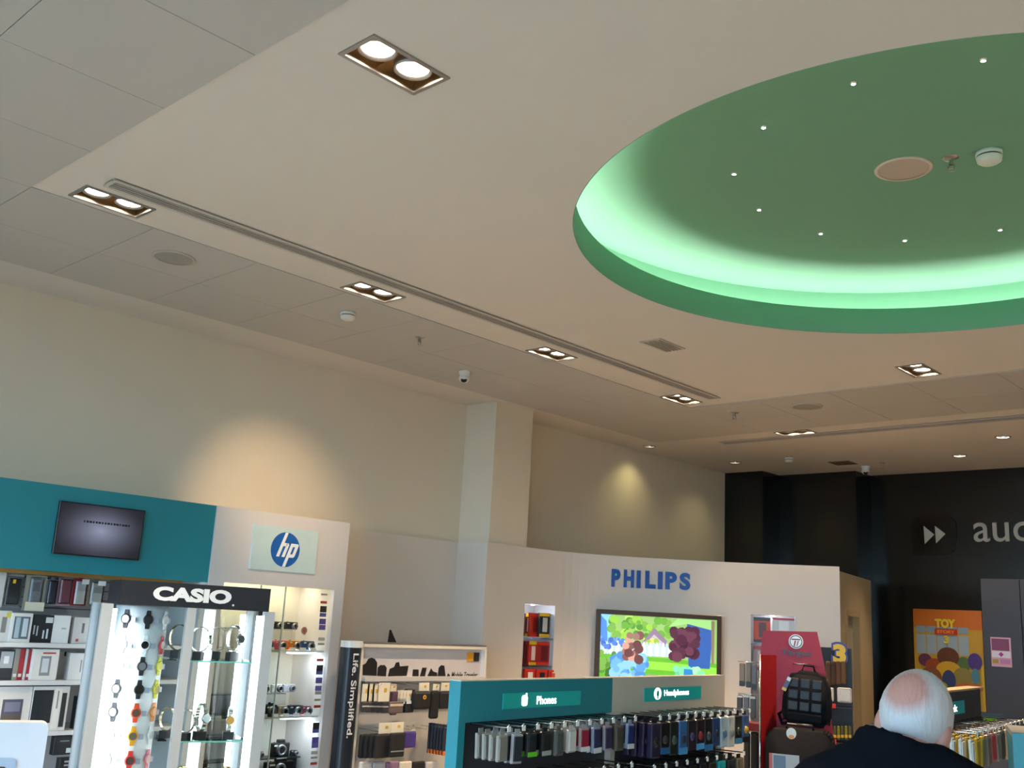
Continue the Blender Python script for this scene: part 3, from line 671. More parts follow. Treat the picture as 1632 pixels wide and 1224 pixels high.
c3 = [('#e6e7ea', '#d7d7d4'), ('#e8e8ea', '#c9c9c4'), ('#d8484c', '#e6d9d6'), ('#dcd640', '#c7c050'), ('#dfd02c', '#9f9640'), ('#ef8b3a', '#d9a070'), ('#e9eaec', '#dcdcd6'), ('#e77a8a', '#c9b0a0')]
names = {'#1a1b1e': 'black', '#dfe1e4': 'white', '#232428': 'black and silver', '#222327': 'matt black', '#e2491f': 'orange red', '#e59a14': 'amber', '#d8342a': 'scarlet'}
rows_y = [988, 1028, 1062, 1099, 1136, 1173, 1212]
for j, py in enumerate(rows_y):
    z = FC.hit(240 - (py - 990) * .1, py, PY - PR)[1]
    for a, pal, side in ((-42, c1[1:], 'shadow side'), (4, cols[1:], 'middle'), (48, c3[1:], 'inner side')):
        st, di = pal[j]
        lab = {'middle': '%s plastic watch in the middle file of the white watch column' % names.get(st, 'plain'),
               'shadow side': ['black strapped watch with pale dial', 'silver watch', 'white watch', 'dark watch with white dial', 'charcoal watch with white dial', 'shiny white watch', 'pale grey watch with dark dial'][j] + ' on the white column side facing the corner post',
               'inner side': ['white watch', 'red watch', 'yellow watch', 'deep yellow watch', 'orange watch', 'bright white watch', 'pink watch'][j] + ' on the white column side facing the glass shelves'}[side]
        p = FC.W(PX + (PR + .004) * math.sin(R(a)), PY - (PR + .004) * math.cos(R(a)), z)
        watch_flat(p, FC.a + R(a), lab, st, di, st, 'flat watches on the white column', 1.3)
def watch_loop(px, py0, py1, off, label, metal, dial, wide=.0, rz=0.0, zfix=None):
    cx, zb, w, h = FC.box(px - 12, py0, px + 12, py1, off)
    if zfix is not None: zb = zfix + .0006
    w2 = .024
    t = thing('bracelet_watch', label, 'watch', FC.W(cx, off, zb), FC.a + rz, 'bracelet watches on the glass shelves')
    box('stand_block', (0, 0, h * .12), (.06, .05, h * .24), M_BLACK, t)
    bm = bmesh.new(); n = 28; r_ = h * .38
    pts = [(0, r_ * .8 * math.cos(2 * math.pi * k / n), h * .62 + r_ * math.sin(2 * math.pi * k / n)) for k in range(n)]
    for k in range(n):
        p, q = Vector(pts[k]), Vector(pts[(k + 1) % n]); d_ = (q - p)
        ang = math.atan2(d_.z, d_.y)
        bm_box(bm, (p + q) / 2, (.022, d_.length * .86, .005), rot=Matrix.Rotation(ang, 4, 'X'))
    link('bracelet', bm2me('bracelet', bm, col(metal, .2, metal=.9)), t)
    lathe('case', [(0, 0), (.026, 0), (.027, .008), (.022, .012)], col(metal, .2, metal=.9), t, seg=20, loc=(0, -r_ * .8 - .002, h * .62), rot=(R(80), 0, 0))
    lathe('dial', [(0, .0125), (.0215, .012)], col(dial, .2), t, seg=20, loc=(0, -r_ * .8 - .002, h * .62), rot=(R(80), 0, 0))
M1, M2 = '#b8b3a2', '#c9c7c0'
def loops(shelf, lst):
    for px, y0, y1, off, lab, me_, di, rz in lst: watch_loop(px, y0, y1, off, lab, me_, di, rz=rz, zfix=ZS[shelf])
loops(0, [(284, 996, 1050, .22, 'bronze toned bracelet watch at the white column end of the upper watch shelf', '#8d8469', '#5a5340', R(50)), (318, 1000, 1053, .12, 'steel bracelet watch beside the light backing on the upper watch shelf', M1, '#d6d2c4', R(60)),
          (345, 1003, 1054, .27, 'steel bracelet watch seen edge on, middle of the upper watch shelf', M2, '#c9c7bd', R(85)), (372, 998, 1055, .12, 'large steel chronograph with dark dial on the upper watch shelf', M2, '#33353a', R(20))])
loops(1, [(266, 1130, 1178, .2, 'gold and steel bracelet watch at the white column end of the lower watch shelf', '#bdb596', '#e2dfd2', R(45)), (296, 1132, 1180, .10, 'tilted steel bracelet watch on the lower watch shelf', M1, '#45474a', R(55)),
          (320, 1122, 1180, .10, 'large steel watch with white dial on the lower watch shelf', M2, '#eef0ee', R(10)), (365, 1130, 1181, .12, 'white watch with an orange dial on the lower watch shelf', '#e6e6e4', '#e3a64e', R(-10))])
loops(2, [(290, 1204, 1260, .2, 'gold bracelet watch low in the watch tower', '#b09a5c', '#d9c78c', R(20)), (330, 1204, 1260, .12, 'steel watch low in the watch tower between the light strips', M1, '#e0ddd0', R(0)), (360, 1206, 1262, .15, 'two tone watch low in the watch tower by the right post', '#c0ad74', '#e8e2cc', R(15))])

# white kiosk in front of the accessory wall
kp = at(35, 1155, 4.3)
k = thing('white_kiosk', 'pale blue white rounded kiosk in front of the accessory wall', 'kiosk', (kp.x, kp.y, 0), R(68))
kh = at(35, 1150, 4.3).z
M_KIO = mat('kiosk_white', '#b9c2cf', .35)
poly('front_panel', rrect(-.55, .05, .09, kh, .025), -.03, .05, M_KIO, k); box('base', (-.23, .1, .03), (.66, .3, .06), M_GREY, k)
poly('screen_frame', rrect(-.40, kh - .55, .0, kh - .12, .02), -.036, -.03, col('#8fa2ba', .3), k)
poly('dark_screen', rrect(-.37, kh - .52, -.03, kh - .15, .01), -.040, -.036, mat('kiosk_screen', '#34322f', .12), k)
# ================================================================== BAG STAND by the cream wall
FB = Frame(-5.90, 0, R(90))
BX, BD = 5.36, .10
bs = thing('bag_stand', 'free standing bag rack with a navy lettered post and white picture header', 'display stand', FB.W(BX, BD / 2, 0), FB.a)
def sb(name, x0, y0, z0, x1, y1, z1, m_, par=bs): return box2(name, (x0 - BX, y0 - BD / 2, z0), (x1 - BX, y1 - BD / 2, z1), m_, par)
M_NAVYP = mat('navy_post', '#1d2430', .35); M_OFF = mat('rack_offwhite', '#cfccc9', .45)
x0, ztop = FB.hit(549, 1021, 0); x1, _ = FB.hit(577, 1021, 0); xr, _ = FB.hit(771, 1028, 0)
bm = bmesh.new(); xc = (x0 + x1) / 2 - BX; hw = (x1 - x0) / 2 - .008
bm_poly(bm, [(xc + hw * math.cos(R(a)), -BD / 2 - .05 * math.sin(R(a))) for a in range(0, 181, 15)] + [(xc - hw, 0), (xc + hw, 0)], 0, ztop - .045)
bmesh.ops.transform(bm, matrix=Matrix(((1, 0, 0, 0), (0, 0, 1, 0), (0, 1, 0, 0), (0, 0, 0, 1))), verts=bm.verts[:])
link('lettered_post', bm2me('post', bm, M_NAVYP), bs)
bm = bmesh.new()
bm_poly(bm, [(xc + (hw + .006) * math.cos(R(a)), -BD / 2 - .057 * math.sin(R(a))) for a in range(0, 181, 15)] + [(xc - hw, 0), (xc + hw, 0)], ztop - .045, ztop)
bmesh.ops.transform(bm, matrix=Matrix(((1, 0, 0, 0), (0, 0, 1, 0), (0, 1, 0, 0), (0, 0, 0, 1))), verts=bm.verts[:])
link('post_cap', bm2me('cap', bm, mat('post_cap_white', '#dbe2e8', .35)), bs)
text('post_lettering', 'Life. Simplified.', col('#d5dbe0', .4), bs, xc - .012, ztop - .085 - .285, w=.57, h=.062, depth=.002, bold=.012, y=-BD / 2 - .051, rot=R(-90))
sb('white_edge', x1 - .012, -.02, .05, x1 + .008, .05, ztop - .01, col('#dedad0', .4))
zt = ztop - .005
hb = FB.hit(650, 1078, .0)[1]
sb('header_board', x1 + .008, .01, hb, xr - .012, .04, zt - .03, mat('header_print_ground', '#c9c4c8', .4))
sb('top_rail', x1, -.03, zt - .012, xr, BD, zt, mat('rail_grey', '#6d6a6a', .4)); sb('top_lip', x1, -.034, zt - .034, xr, .0, zt - .0125, col('#d8d3c8', .4))
sb('right_edge', xr - .014, -.034, .05, xr + .006, .05, zt - .034, col('#dcd9d6', .4))
sb('header_shelf', x1 + .01, -.06, hb - .03, xr - .014, .04, hb, col('#c4c2c2', .4))
sb('back_panel', x1 + .008, .05, .10, xr - .012, .08, hb - .03, mat('rack_back_grey', '#b5b3b1', .5)); sb('foot', x0, -.1, 0, xr, BD, .06, M_BLACK)
def pxpoly(F, pts, off): return [F.hit(x, y, off) for x, y in pts]
def sil(pts, nm='bag_silhouette'):
    P = [(a - BX, b) for a, b in pxpoly(FB, pts, .01)]; poly(nm, P, -BD / 2 + .008, -BD / 2 + .01, col('#1b1a1d', .5), bs)
sil([(578, 1076), (578, 1060), (583, 1057), (587, 1050), (592, 1048), (597, 1050), (601, 1056), (600, 1077)]); sil([(601, 1077), (602, 1064), (606, 1060), (613, 1060), (616, 1064), (615, 1078)])
sil([(618, 1078), (621, 1066), (628, 1063), (631, 1056), (636, 1055), (637, 1062), (651, 1061), (648, 1077)]); sil([(657, 1078), (658, 1067), (667, 1067), (667, 1078)]); sil([(669, 1078), (673, 1064), (680, 1064), (677, 1078)])
sil([(681, 1078), (684, 1071), (687, 1065), (690, 1070), (696, 1072), (697, 1080)]); sil([(697, 1079), (699, 1064), (703, 1060), (708, 1061), (710, 1079)]); sil([(712, 1078), (714, 1073), (717, 1076), (716, 1080)])
gx, gz, gw, gh = FB.box(744, 1040, 754, 1054, .01); sb('gold_logo_half', gx - gw / 2, .004, gz, gx + gw / 2, .01, gz + gh, col('#d99a2b', .4))
gx, gz, gw, gh = FB.box(754, 1040, 763, 1054, .01); sb('black_logo_half', gx - gw / 2, .004, gz, gx + gw / 2, .01, gz + gh, col('#2c2b2b', .4))
tx, tz, tw_, th_ = FB.box(719, 1071, 761, 1080, .01); text('header_lettering', 'Mobile Traveler', col('#2a2a2e', .4), bs, tx - BX, tz + th_ / 2, w=tw_, h=th_, depth=.001, bold=.01, y=-BD / 2 + .009, shear=.25)
fx, fz = FB.hit(626, 1020, .07); poly('top_fin', [(fx - .04 - BX, zt), (fx + .03 - BX, zt), (fx - .032 - BX, zt + .09)], BD / 2 - .04, BD / 2 - .02, M_BLACK, bs)
def peg(x, z, L, par, y0=.0): return tube('peg_hook', [(x, y0, z), (x, y0 - L, z), (x, y0 - L - .008, z + .012)], .0028, M_CHROME, par, seg=6)
def pouch(F, bx, off, d, label, c, cardbx=None, logo=None, band=None, name='hanging_pouch', group=None, cat='pouch', bev=.02, rough=.8):
    if F is FB: off -= .07
    cx, zb, w, h = F.box(*bx, off)
    t = thing(name, label, cat, F.W(cx, off + d / 2, zb), F.a, group)
    mm = mat('cloth_' + c.lstrip('#'), c, rough, noise=.2, scale=90, bump=.25)
    box('pouch_body', (0, 0, h / 2), (w, d, h), mm, t, bev=min(bev, d * .45, w * .3), seg=3)
    tube('zip', [(-w * .42, -d * .42, h * .9), (w * .42, -d * .42, h * .9)], .0025, col('#55565c', .4), t, seg=5)
    if cardbx:
        a, b, cw, ch = F.box(*cardbx, off + d * .8); box('header_card', (a - cx, d * .3, b - zb + ch / 2), (cw, .003, ch), col(cardbx_c.get(cardbx, '#ddd5c4'), .5), t)
        box('card_logo', (a - cx + cw * .1, d * .3 - .003, b - zb + ch * .6), (cw * .22, .002, ch * .22), col('#caa32c', .4), t)
    if logo:
        fx_, fz_, fr, lc_ = logo; lathe('logo', [(fr * .45, 0), (fr, 0), (fr, .002), (fr * .45, .002), (fr * .45, 0)], col(lc_, .4), t, seg=20, loc=((fx_ - .5) * w, -d / 2 - .0005, fz_ * h), rot=(R(90), 0, 0))
    if band: box('label_band', (0, -d / 2 - .001, band[0] * h), (w * .94, .003, band[1] * h), col(band[2], .5), t)
    return t
cardbx_c = {}
NTH = ['first', 'second', 'third', 'fourth', 'fifth', 'sixth']
# upper hook row of the bag rack
for k in range(5):
    xx = 577 + k * 8.2
    pouch(FB, (xx, 1118, xx + 11, 1135 + k * .4), -.03 - .0 * k, .02, NTH[k] + ' checked neck pouch under a tall white card, counted from the navy post', '#3d3a3c', (xx, 1090, xx + 11, 1119), group='white carded pouches on the bag rack', band=(.55, .12, '#c9c7c5'))
pouch(FB, (621, 1118, 643, 1137), -.09, .02, 'brown striped pouch under a big cream card with gold mark', '#6a5a55', (603 + 0, 1088, 621, 1118), band=(.7, .2, '#cdb9a8'))
pouch(FB, (624, 1102, 634, 1140), -.03, .02, 'narrow plum camera pouch on the bag rack', '#5a3d55', (622, 1090, 632, 1102))
for k in range(4):
    xx = 632 + k * 5
    pouch(FB, (xx, 1118, xx + 13, 1136), -.02 - k * .03, .02, ['rear', 'second', 'third', 'front'][k] + ' black pouch with a broad white label on the upper bag hooks', '#17171a', (xx + 1, 1100, xx + 9, 1118), band=(.93, .25, '#d8dad8'), group='black pouches with white labels')
pouch(FB, (648, 1098, 664, 1110), -.03, .05, 'small rounded black case lying above the big orange ringed pouch', '#161519', bev=.03)
pouch(FB, (660, 1102, 688, 1131), -.14, .05, 'round cornered black camera pouch with an orange ring', '#161619', (668, 1088, 684, 1101), logo=(.58, .68, .016, '#e0a51e'), bev=.03)
pouch(FB, (688, 1101, 701, 1146), -.10, .04, 'long black lens pouch hanging by its strap', '#141418', (690, 1090, 700, 1100), bev=.02)
pouch(FB, (702, 1102, 722, 1130), -.10, .04, 'black camera pouch half hidden by the teal panel end', '#151519', (703, 1088, 716, 1101), bev=.02)
for k in range(4):
    xx = 575 + k * 8
    pouch(FB, (xx, 1170, xx + 40 if k == 3 else xx + 30, 1208), -.02 - k * .045, .035, ['rear', 'second', 'third', 'fourth'][k] + ' black laptop sleeve with grey piping in the hanging stack', '#1b1b1e', (604, 1152, 624, 1169) if k == 3 else None, name='laptop_sleeve', cat='laptop sleeve', group='black laptop sleeves', bev=.015)
pouch(FB, (623, 1168, 646, 1207), -.22, .03, 'front black laptop sleeve with a small white mark', '#1a1a1c', (624, 1151, 643, 1168), name='laptop_sleeve', cat='laptop sleeve', band=(.25, .05, '#8c8c90'))
pouch(FB, (645, 1166, 664, 1192), -.10, .03, 'violet neoprene sleeve on the lower bag hooks', '#43318a', (653, 1150, 662, 1166), name='tablet_sleeve', cat='sleeve')
cx, zb, w, h = FB.box(646, 1178, 654, 1192, -.125); t = thing('orange_tag', 'orange swing tag in front of the violet sleeve', 'tag', FB.W(cx, -.13, zb), FB.a); box('tag_card', (0, 0, h / 2), (w, .004, h), col('#e09a1c', .5), t); box('tag_print', (0, -.003, h * .6), (w * .6, .001, h * .2), col('#7a4a10', .5), t)
for k in range(6):
    xx = 683 + k * 4.7
    pouch(FB, (xx, 1152 + k * .6, xx + 6, 1200 + k * .8), -.04 - k * .025, .012, NTH[k] + ' slim navy sleeve with orange foot, counted towards the teal panel', '#1f2a3a', None, band=(.07, .14, '#e0701e'), name='slim_sleeve', cat='sleeve', group='slim navy sleeves', bev=.004)
for k in range(6):
    xx = 574 + k * 21
    pouch(FB, (xx, 1214, xx + 20, 1245), -.08, .03, ['white paper carded pouch', 'grey paper carded pouch', 'plum carded pouch', 'cream carded pouch with gold mark', 'black bundled strap', 'pale carded pouch'][k] + ' on the lowest visible bag hooks', ['#c9c8cc', '#b3b2b8', '#8a6a88', '#cfc8b8', '#19191c', '#bdb9b9'][k])
for k in range(8): peg(x1 + .08 + k * .14 - BX, hb - .05, .2, bs, -BD / 2 + .05)
for k in range(7): peg(x1 + .08 + k * .15 - BX, hb - .36, .22, bs, -BD / 2 + .05)

# ================================================================== CURVED DISPLAY WALL
WT = 2.34
CP = [Vector(p) for p in ((-6.20, 6.36), (-6.20, 6.91), (-6.10, 7.50), (-5.74, 8.04), (-5.27, 8.46), (-4.82, 8.77), (-4.27, 9.06))]
def crv(t):
    n = len(CP) - 1; i = min(int(t * n), n - 1); u = t * n - i
    p0, p1, p2, p3 = CP[max(i - 1, 0)], CP[i], CP[i + 1], CP[min(i + 2, n)]
    return .5 * ((2 * p1) + (p2 - p0) * u + (2 * p0 - 5 * p1 + 4 * p2 - p3) * u * u + (3 * p1 - p0 - 3 * p2 + p3) * u ** 3)
def crv_hit(px):
    """curve parameter met by the vertical plane through a pixel column (taken at the wall's mid height)"""
    best = None
    for k in range(601):
        t = k / 600; p = crv(t); v = Vector((p.x, p.y, 2.0)) - CAM; x = 816 + F_PX * v.dot(rt) / v.dot(fw)
        if best is None or abs(x - px) < best[0]: best = (abs(x - px), t)
    return best[1]
def crv_z(px, py):
    p = crv(crv_hit(px)); d = ray(px, py); return CAM.z + d.z * (Vector((p.x, p.y)).length / Vector((d.x, d.y)).length)
NICHE = []
for a, b, yt in ((838, 886, 964), (1197, 1268, 981)):
    ta, tb_ = crv_hit(a), crv_hit(b); zt_ = crv_z((a + b) / 2, yt); NICHE.append((ta, tb_, .75, zt_))
ts = sorted(set([k / 48 for k in range(49)] + [v for n_ in NICHE for v in n_[:2]]))
bm = bmesh.new(); TH = .12
def nrm(t):
    d = (crv(min(1, t + .002)) - crv(max(0, t - .002))).normalized(); return Vector((-d.y, d.x))   # away from the shop
def quad(pts): bm.faces.new([bm.verts.new(p) for p in pts])
def v3(p, z): return Vector((p.x, p.y, z))
for a, b in zip(ts, ts[1:]):
    mid = (a + b) / 2; hole = [n_ for n_ in NICHE if n_[0] < mid < n_[1]]
    spans = [(0, WT)] if not hole else [(0, hole[0][2]), (hole[0][3], WT)]
    for z0, z1 in spans: quad([v3(crv(a), z0), v3(crv(b), z0), v3(crv(b), z1), v3(crv(a), z1)])
    pa, pb = crv(a) + nrm(a) * TH, crv(b) + nrm(b) * TH
    quad([v3(crv(a), WT), v3(crv(b), WT), v3(pb, WT), v3(pa, WT)]); quad([v3(pa, 0), v3(pb, 0), v3(pb, WT), v3(pa, WT)]) if not hole else None
    quad([v3(pa, 0), v3(pb, 0), v3(pb, WT), v3(pa, WT)]) if hole and False else None
e0, e1 = crv(1), crv(1) + nrm(1) * TH; quad([v3(e0, 0), v3(e1, 0), v3(e1, WT), v3(e0, WT)])
bmesh.ops.remove_doubles(bm, verts=bm.verts[:], dist=.0005)
me = bm2me('wall_display', bm, M_PHIL)
wd = struct('wall_display', me)
for ta, tb_, z0, z1 in NICHE:
    pa, pb = crv(ta), crv(tb_); n_ = nrm((ta + tb_) / 2) * .28
    bm = bmesh.new()
    A, B, C_, D = pa, pb, pb + n_, pa + n_
    quad([v3(D, z0), v3(C_, z0), v3(C_, z1), v3(D, z1)]); quad([v3(A, z0), v3(D, z0), v3(D, z1), v3(A, z1)]); quad([v3(B, z0), v3(C_, z0), v3(C_, z1), v3(B, z1)])
    quad([v3(A, z1), v3(B, z1), v3(C_, z1), v3(D, z1)]); quad([v3(A, z0), v3(B, z0), v3(C_, z0), v3(D, z0)])
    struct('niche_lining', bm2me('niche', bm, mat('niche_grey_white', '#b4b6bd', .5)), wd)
    c = (pa + pb) / 2 + n_ * .35; cyl('niche_lamp', (c.x, c.y, z1 - .004), .018, .006, mat('niche_lamp_lit', '#ffffff', emit=3), wd, seg=12)
    ld = bpy.data.lights.new('niche_beam', 'POINT'); ld.energy = .5; ld.shadow_soft_size = .02; link('niche_beam', ld, None, (c.x, c.y, z1 - .03))
# low panelling against the wall, the wrapped pier and the panel edge
wallbox('trim_1', (XL, 4.81, 0), (XL + .03, 6.36, WT), M_PHIL); wallbox('trim_2', (XL + .03, 6.355, 0), (-6.20, 6.39, WT), M_PHIL)
# lettering on the curved wall: each letter follows the curve
wl = thing('wall_lettering', 'blue capital letters on the curved white wall above the television', 'sign', v3(crv(crv_hit(1036)) - nrm(.6) * .004, 1.99), 0)
M_PB = mat('letter_blue', '#1b57a8', .35)
lx0 = [(974, 988), (993, 1009.5), (1014, 1020.5), (1027, 1044), (1048, 1055), (1060, 1078), (1082, 1100)]
for ch, (a, b) in zip('PHILIPS', lx0):
    ta, tb_ = crv_hit(a), crv_hit(b); tm = (ta + tb_) / 2; p = crv(tm); w_ = (crv(tb_) - crv(ta)).length; n_ = nrm(tm)
    f = (a - 974) / 126; zt_, zb_ = crv_z((a + b) / 2, 907 + 7 * f), crv_z((a + b) / 2, 935.5 + 6.0 * f)
    o = text('letter', ch, M_PB, None, 0, 0, w=w_, h=zt_ - zb_, depth=.008, bold=.05)
    o.parent = wl; o.location = Vector((p.x - n_.x * .003, p.y - n_.y * .003, (zt_ + zb_) / 2)) - wl.location; o.rotation_euler = (0, 0, math.atan2(n_.y, n_.x) - math.pi / 2)

# ---- television on the curved wall
ta, tb_ = crv_hit(953), crv_hit(1149); pa, pb = crv(ta), crv(tb_); dr = (pb - pa).normalized()
FT = Frame(pa.x, pa.y, math.atan2(dr.y, dr.x)); bulge = max((crv(ta + (tb_ - ta) * k / 20) - pa).dot(Vector((-FT.ey.x, -FT.ey.y))) for k in range(21))
toff = -(bulge + .03)
xa, za = FT.hit(951, 971, toff - .06); xb, zb2 = FT.hit(1150, 981, toff - .06)
tvw = xb - xa; tvt = (za + zb2) / 2; tvh = tvw * .595
tv = thing('television', 'large flat television showing a bright garden picture on the curved wall', 'television', FT.W((xa + xb) / 2, toff - .03, tvt - tvh), FT.a)
box('casing', (0, 0, tvh / 2), (tvw, .05, tvh), M_BLACK, tv, bev=.01, seg=2)
bm = bmesh.new(); bz = .042
M_BEZ = mat('tv_bezel_bronze', '#4a403a', .35, metal=.3)
for s in (-1, 1):
    bm_box(bm, (s * (tvw / 2 - bz / 2), -.03, tvh / 2), (bz, .014, tvh), .003); bm_box(bm, (0, -.03, tvh / 2 + s * (tvh / 2 - bz / 2)), (tvw - 2 * bz, .014, bz), .003)
link('bezel', bm2me('bezel', bm, M_BEZ), tv); cyl('wall_bracket', (0, .05, tvh / 2), .06, .1, M_BLACK, tv, rot=(R(90), 0, 0))
sw, sh_ = tvw - 2 * bz, tvh - 2 * bz; TVE = .42
def scol(h): return mat('screen_' + h.lstrip('#'), h, .3, emit=TVE)
rnd = random.Random(3)
layers = [('#86ad68', [(0, 0), (1, 0), (1, 1), (0, 1)]), ('#7fbce6', [(0, .62), (.08, .62), (.12, 1), (0, 1)]), ('#4c7fc8', [(0, .45), (.07, .5), (.05, .9), (0, .98)])]
def dots(n, x0, x1, z0, z1, r_, cols_):
    for _ in range(n):
        x, z = rnd.uniform(x0, x1), rnd.uniform(z0, z1); q_ = r_ * rnd.uniform(.6, 1.2)
        layers.append((rnd.choice(cols_), [(min(max(a, 0), 1), min(max(b, 0), 1)) for a, b in circ(x, z, q_, q_ * 1.7, n=9)]))
dots(70, .08, .6, .66, .97, .035, ['#5f9a3c', '#86b846', '#4b8434', '#a3cc5a', '#6f9f48'])
layers += [('#7d6f86', [(.36, .5), (.36, .62), (.46, .84), (.57, .66), (.57, .5)]), ('#a9a0b4', [(.39, .5), (.39, .6), (.46, .74), (.54, .62), (.54, .5)])]
dots(14, .4, .52, .52, .66, .022, ['#9fbf52', '#b7d05c', '#86a848'])
layers += [('#b9cfe0', [(.0, .44), (.62, .42), (.62, .56), (0, .6)])]
for k_2 in range(22): layers.append(('#d6e4ee' if k_2 % 2 else '#9fb9cc', [(.0 + k_2 * .028, .42), (.02 + k_2 * .028, .42), (.02 + k_2 * .028, .6), (.01 + k_2 * .028, .63), (.0 + k_2 * .028, .6)]))
layers += [('#57a02e', [(0, .0), (1, 0), (1, .36), (.6, .40), (0, .42)]), ('#7cc043', [(.0, .25), (.6, .22), (1, .2), (1, .3), (.6, .34), (0, .36)])]
dots(24, .0, .2, .48, .66, .02, ['#4a74c8', '#6a94dc', '#3f62b0']); dots(20, .0, .14, .1, .46, .03, ['#4b7a35', '#6a9a44', '#35602a'])
layers += [('#31569c', [(.76, .28), (.94, .28), (.97, .95), (.74, .95)]), ('#8fc27a', [(.58, .86), (.66, .99), (.95, .99), (.97, .84), (.75, .92)]), ('#7b6d58', [(.955, .35), (.975, .35), (.98, .98), (.95, .98)])]
dots(70, .12, .4, .02, .42, .04, ['#5f9bd8', '#4f8acc', '#79b0e4', '#457cbc']); dots(24, .2, .34, .36, .72, .035, ['#8a6a62', '#b88a80', '#6f4c4a', '#5a3a3c'])
layers += [('#8d7d92', [(.38, .02), (.58, .02), (.6, .12), (.42, .16)])]
dots(60, .62, .82, .42, .82, .045, ['#4a2a3c', '#3a2030', '#5a3448', '#452438']); dots(26, .62, .88, .02, .28, .035, ['#6cc09a', '#8fd4a8', '#57ac88']); layers += [('#2c78b8', [(.71, 0), (.72, .26), (.79, .26), (.82, 0)])]
bm = bmesh.new(); mats_ = []
for i, (hc, pts) in enumerate(layers):
    mm_ = scol(hc); y_ = -.0256 - i * .00002
    if mm_ not in mats_: mats_.append(mm_)
    f = bm.faces.new([bm.verts.new(((x - .5) * sw, y_, bz + min(max(z, 0), 1) * sh_)) for x, z in pts]); f.material_index = mats_.index(mm_)
me = bm2me('picture', bm, mats_); link('screen_picture', me, tv)

# ---- goods in the two niches
def nframe(k):
    ta, tb_, z0, z1 = NICHE[k]; pa, pb = crv(ta), crv(tb_); d = (pb - pa).normalized(); return Frame(pa.x, pa.y, math.atan2(d.y, d.x))
F1, F2 = nframe(0), nframe(1)
RED, YEL = '#c8301c', '#d9b018'
def npack(F, bx, off, label, base, band, pic, name='niche_pack'): return carton(F, bx, off, .03, label, base, [(0, .86, 1, 1, band), (0, 0, 1, .12, band), (.3, .2, .75, .8, pic)], name=name, cat='pack')
npack(F1, (837, 978, 847, 1014), .12, 'yellow ended narrow pack at the edge of the left niche, upper row', '#6e2226', YEL, '#cfc6c0')
npack(F1, (845, 977, 861, 1015), .08, 'red pack in the upper row of the left niche', '#b02818', RED, '#7a1a14')
npack(F1, (860, 977, 876, 1015), .04, 'black pack with yellow ends in the upper row of the left niche', '#23262a', YEL, '#b9bdc0')
npack(F1, (837, 1022, 844, 1062), .12, 'dull red pack at the edge of the left niche, lower row', '#8d2a22', '#b05048', '#6a2018')
npack(F1, (843, 1022, 856, 1060), .06, 'red pack with yellow ends in the lower row of the left niche', '#b8281c', YEL, '#d6c6c0')
npack(F1, (856, 1023, 878, 1060), .05, 'wide dark red pack with curved white strokes in the lower row of the left niche', '#8c1c1e', RED, '#5e1418')
for k in range(3): npack(F1, (836 + k * 19, 1066 + k, 853 + k * 19, 1092), .0 - k * .0, ['red pack with a white label', 'red pack with dark base', 'red pack with orange corner'][k] + ' in the bottom row of the left niche', '#b3241a', RED, ['#d9d4d0', '#1d1f2a', '#d8582a'][k])
for z_ in (crv_z(860, 1017), crv_z(860, 1064)):
    for q in range(3):
        ta, tb_, z0, z1 = NICHE[0]
npack(F2, (1201, 984, 1228, 1024), .08, 'orange red pack with black lettering marks in the right niche', '#c8401e', '#3a2a28', '#5a2418')
npack(F2, (1231, 985, 1266, 1010), .05, 'white and crimson pack in the right niche', '#c6c8cc', '#a8283c', '#dfe2e6')
npack(F2, (1200, 1030, 1226, 1068), .1, 'grey and red pack lower in the right niche', '#9b8f92', '#a33a44', '#c9c6c8')
npack(F2, (1230, 1016, 1266, 1060), .1, 'pale pack hidden behind the red stand in the right niche', '#b4b4b8', '#9a4650', '#cfd0d4')
for F_, zz, nm in ((F1, crv_z(860, 1016) - .004, 'upper'), (F1, crv_z(860, 1061) - .004, 'lower'), (F1, crv_z(860, 1093), 'bottom'), (F2, crv_z(1232, 1025), 'upper'), (F2, crv_z(1232, 1069), 'lower')):
    L = (crv(NICHE[0 if F_ is F1 else 1][1]) - crv(NICHE[0 if F_ is F1 else 1][0])).length
    o = box('niche_shelf', F_.W(L / 2, .14, zz - .004), (L - .01, .27, .008), M_CLEAR, None); o.rotation_euler = (0, 0, F_.a); o['kind'] = 'structure'; o.parent = wd

# ================================================================== tan return wall with the door
ra, rb = Vector((-4.50, 9.42)), Vector((-4.93, 11.24)); dr = (rb - ra).normalized(); FR = Frame(ra.x, ra.y, math.atan2(dr.y, dr.x)); RL = (rb - ra).length
M_TAN = mat('tan_wall', '#c9b896', .6, noise=.02)
dx0, dz = FR.hit(1346, 971, 0); dx1, _ = FR.hit(1368, 973, 0)
rw = struct('wall_return', None); rw.location = (ra.x, ra.y, 0); rw.rotation_euler = (0, 0, FR.a)
dx0 = max(.05, dx0); dz = min(max(dz, 1.95), 2.2)
box2('wall_panel', (0, 0, 0), (dx0, .08, WT), M_TAN, rw); box2('wall_panel', (dx1, 0, 0), (RL, .08, WT), M_TAN, rw); box2('wall_panel', (dx0, 0, dz), (dx1, .08, WT), M_TAN, rw)
dn = struct('door_1', None); dn.location = FR.W(dx0, 0, 0); dn.rotation_euler = (0, 0, FR.a)
M_DF = mat('door_frame_tan', '#bda884', .5)
box2('door_jamb', (.0, -.02, 0), (.06, .1, dz), M_DF, dn); box2('door_jamb', (dx1 - dx0 - .06, -.02, 0), (dx1 - dx0, .1, dz), M_DF, dn); box2('door_head', (.06, -.02, dz - .06), (dx1 - dx0 - .06, .1, dz), M_DF, dn)
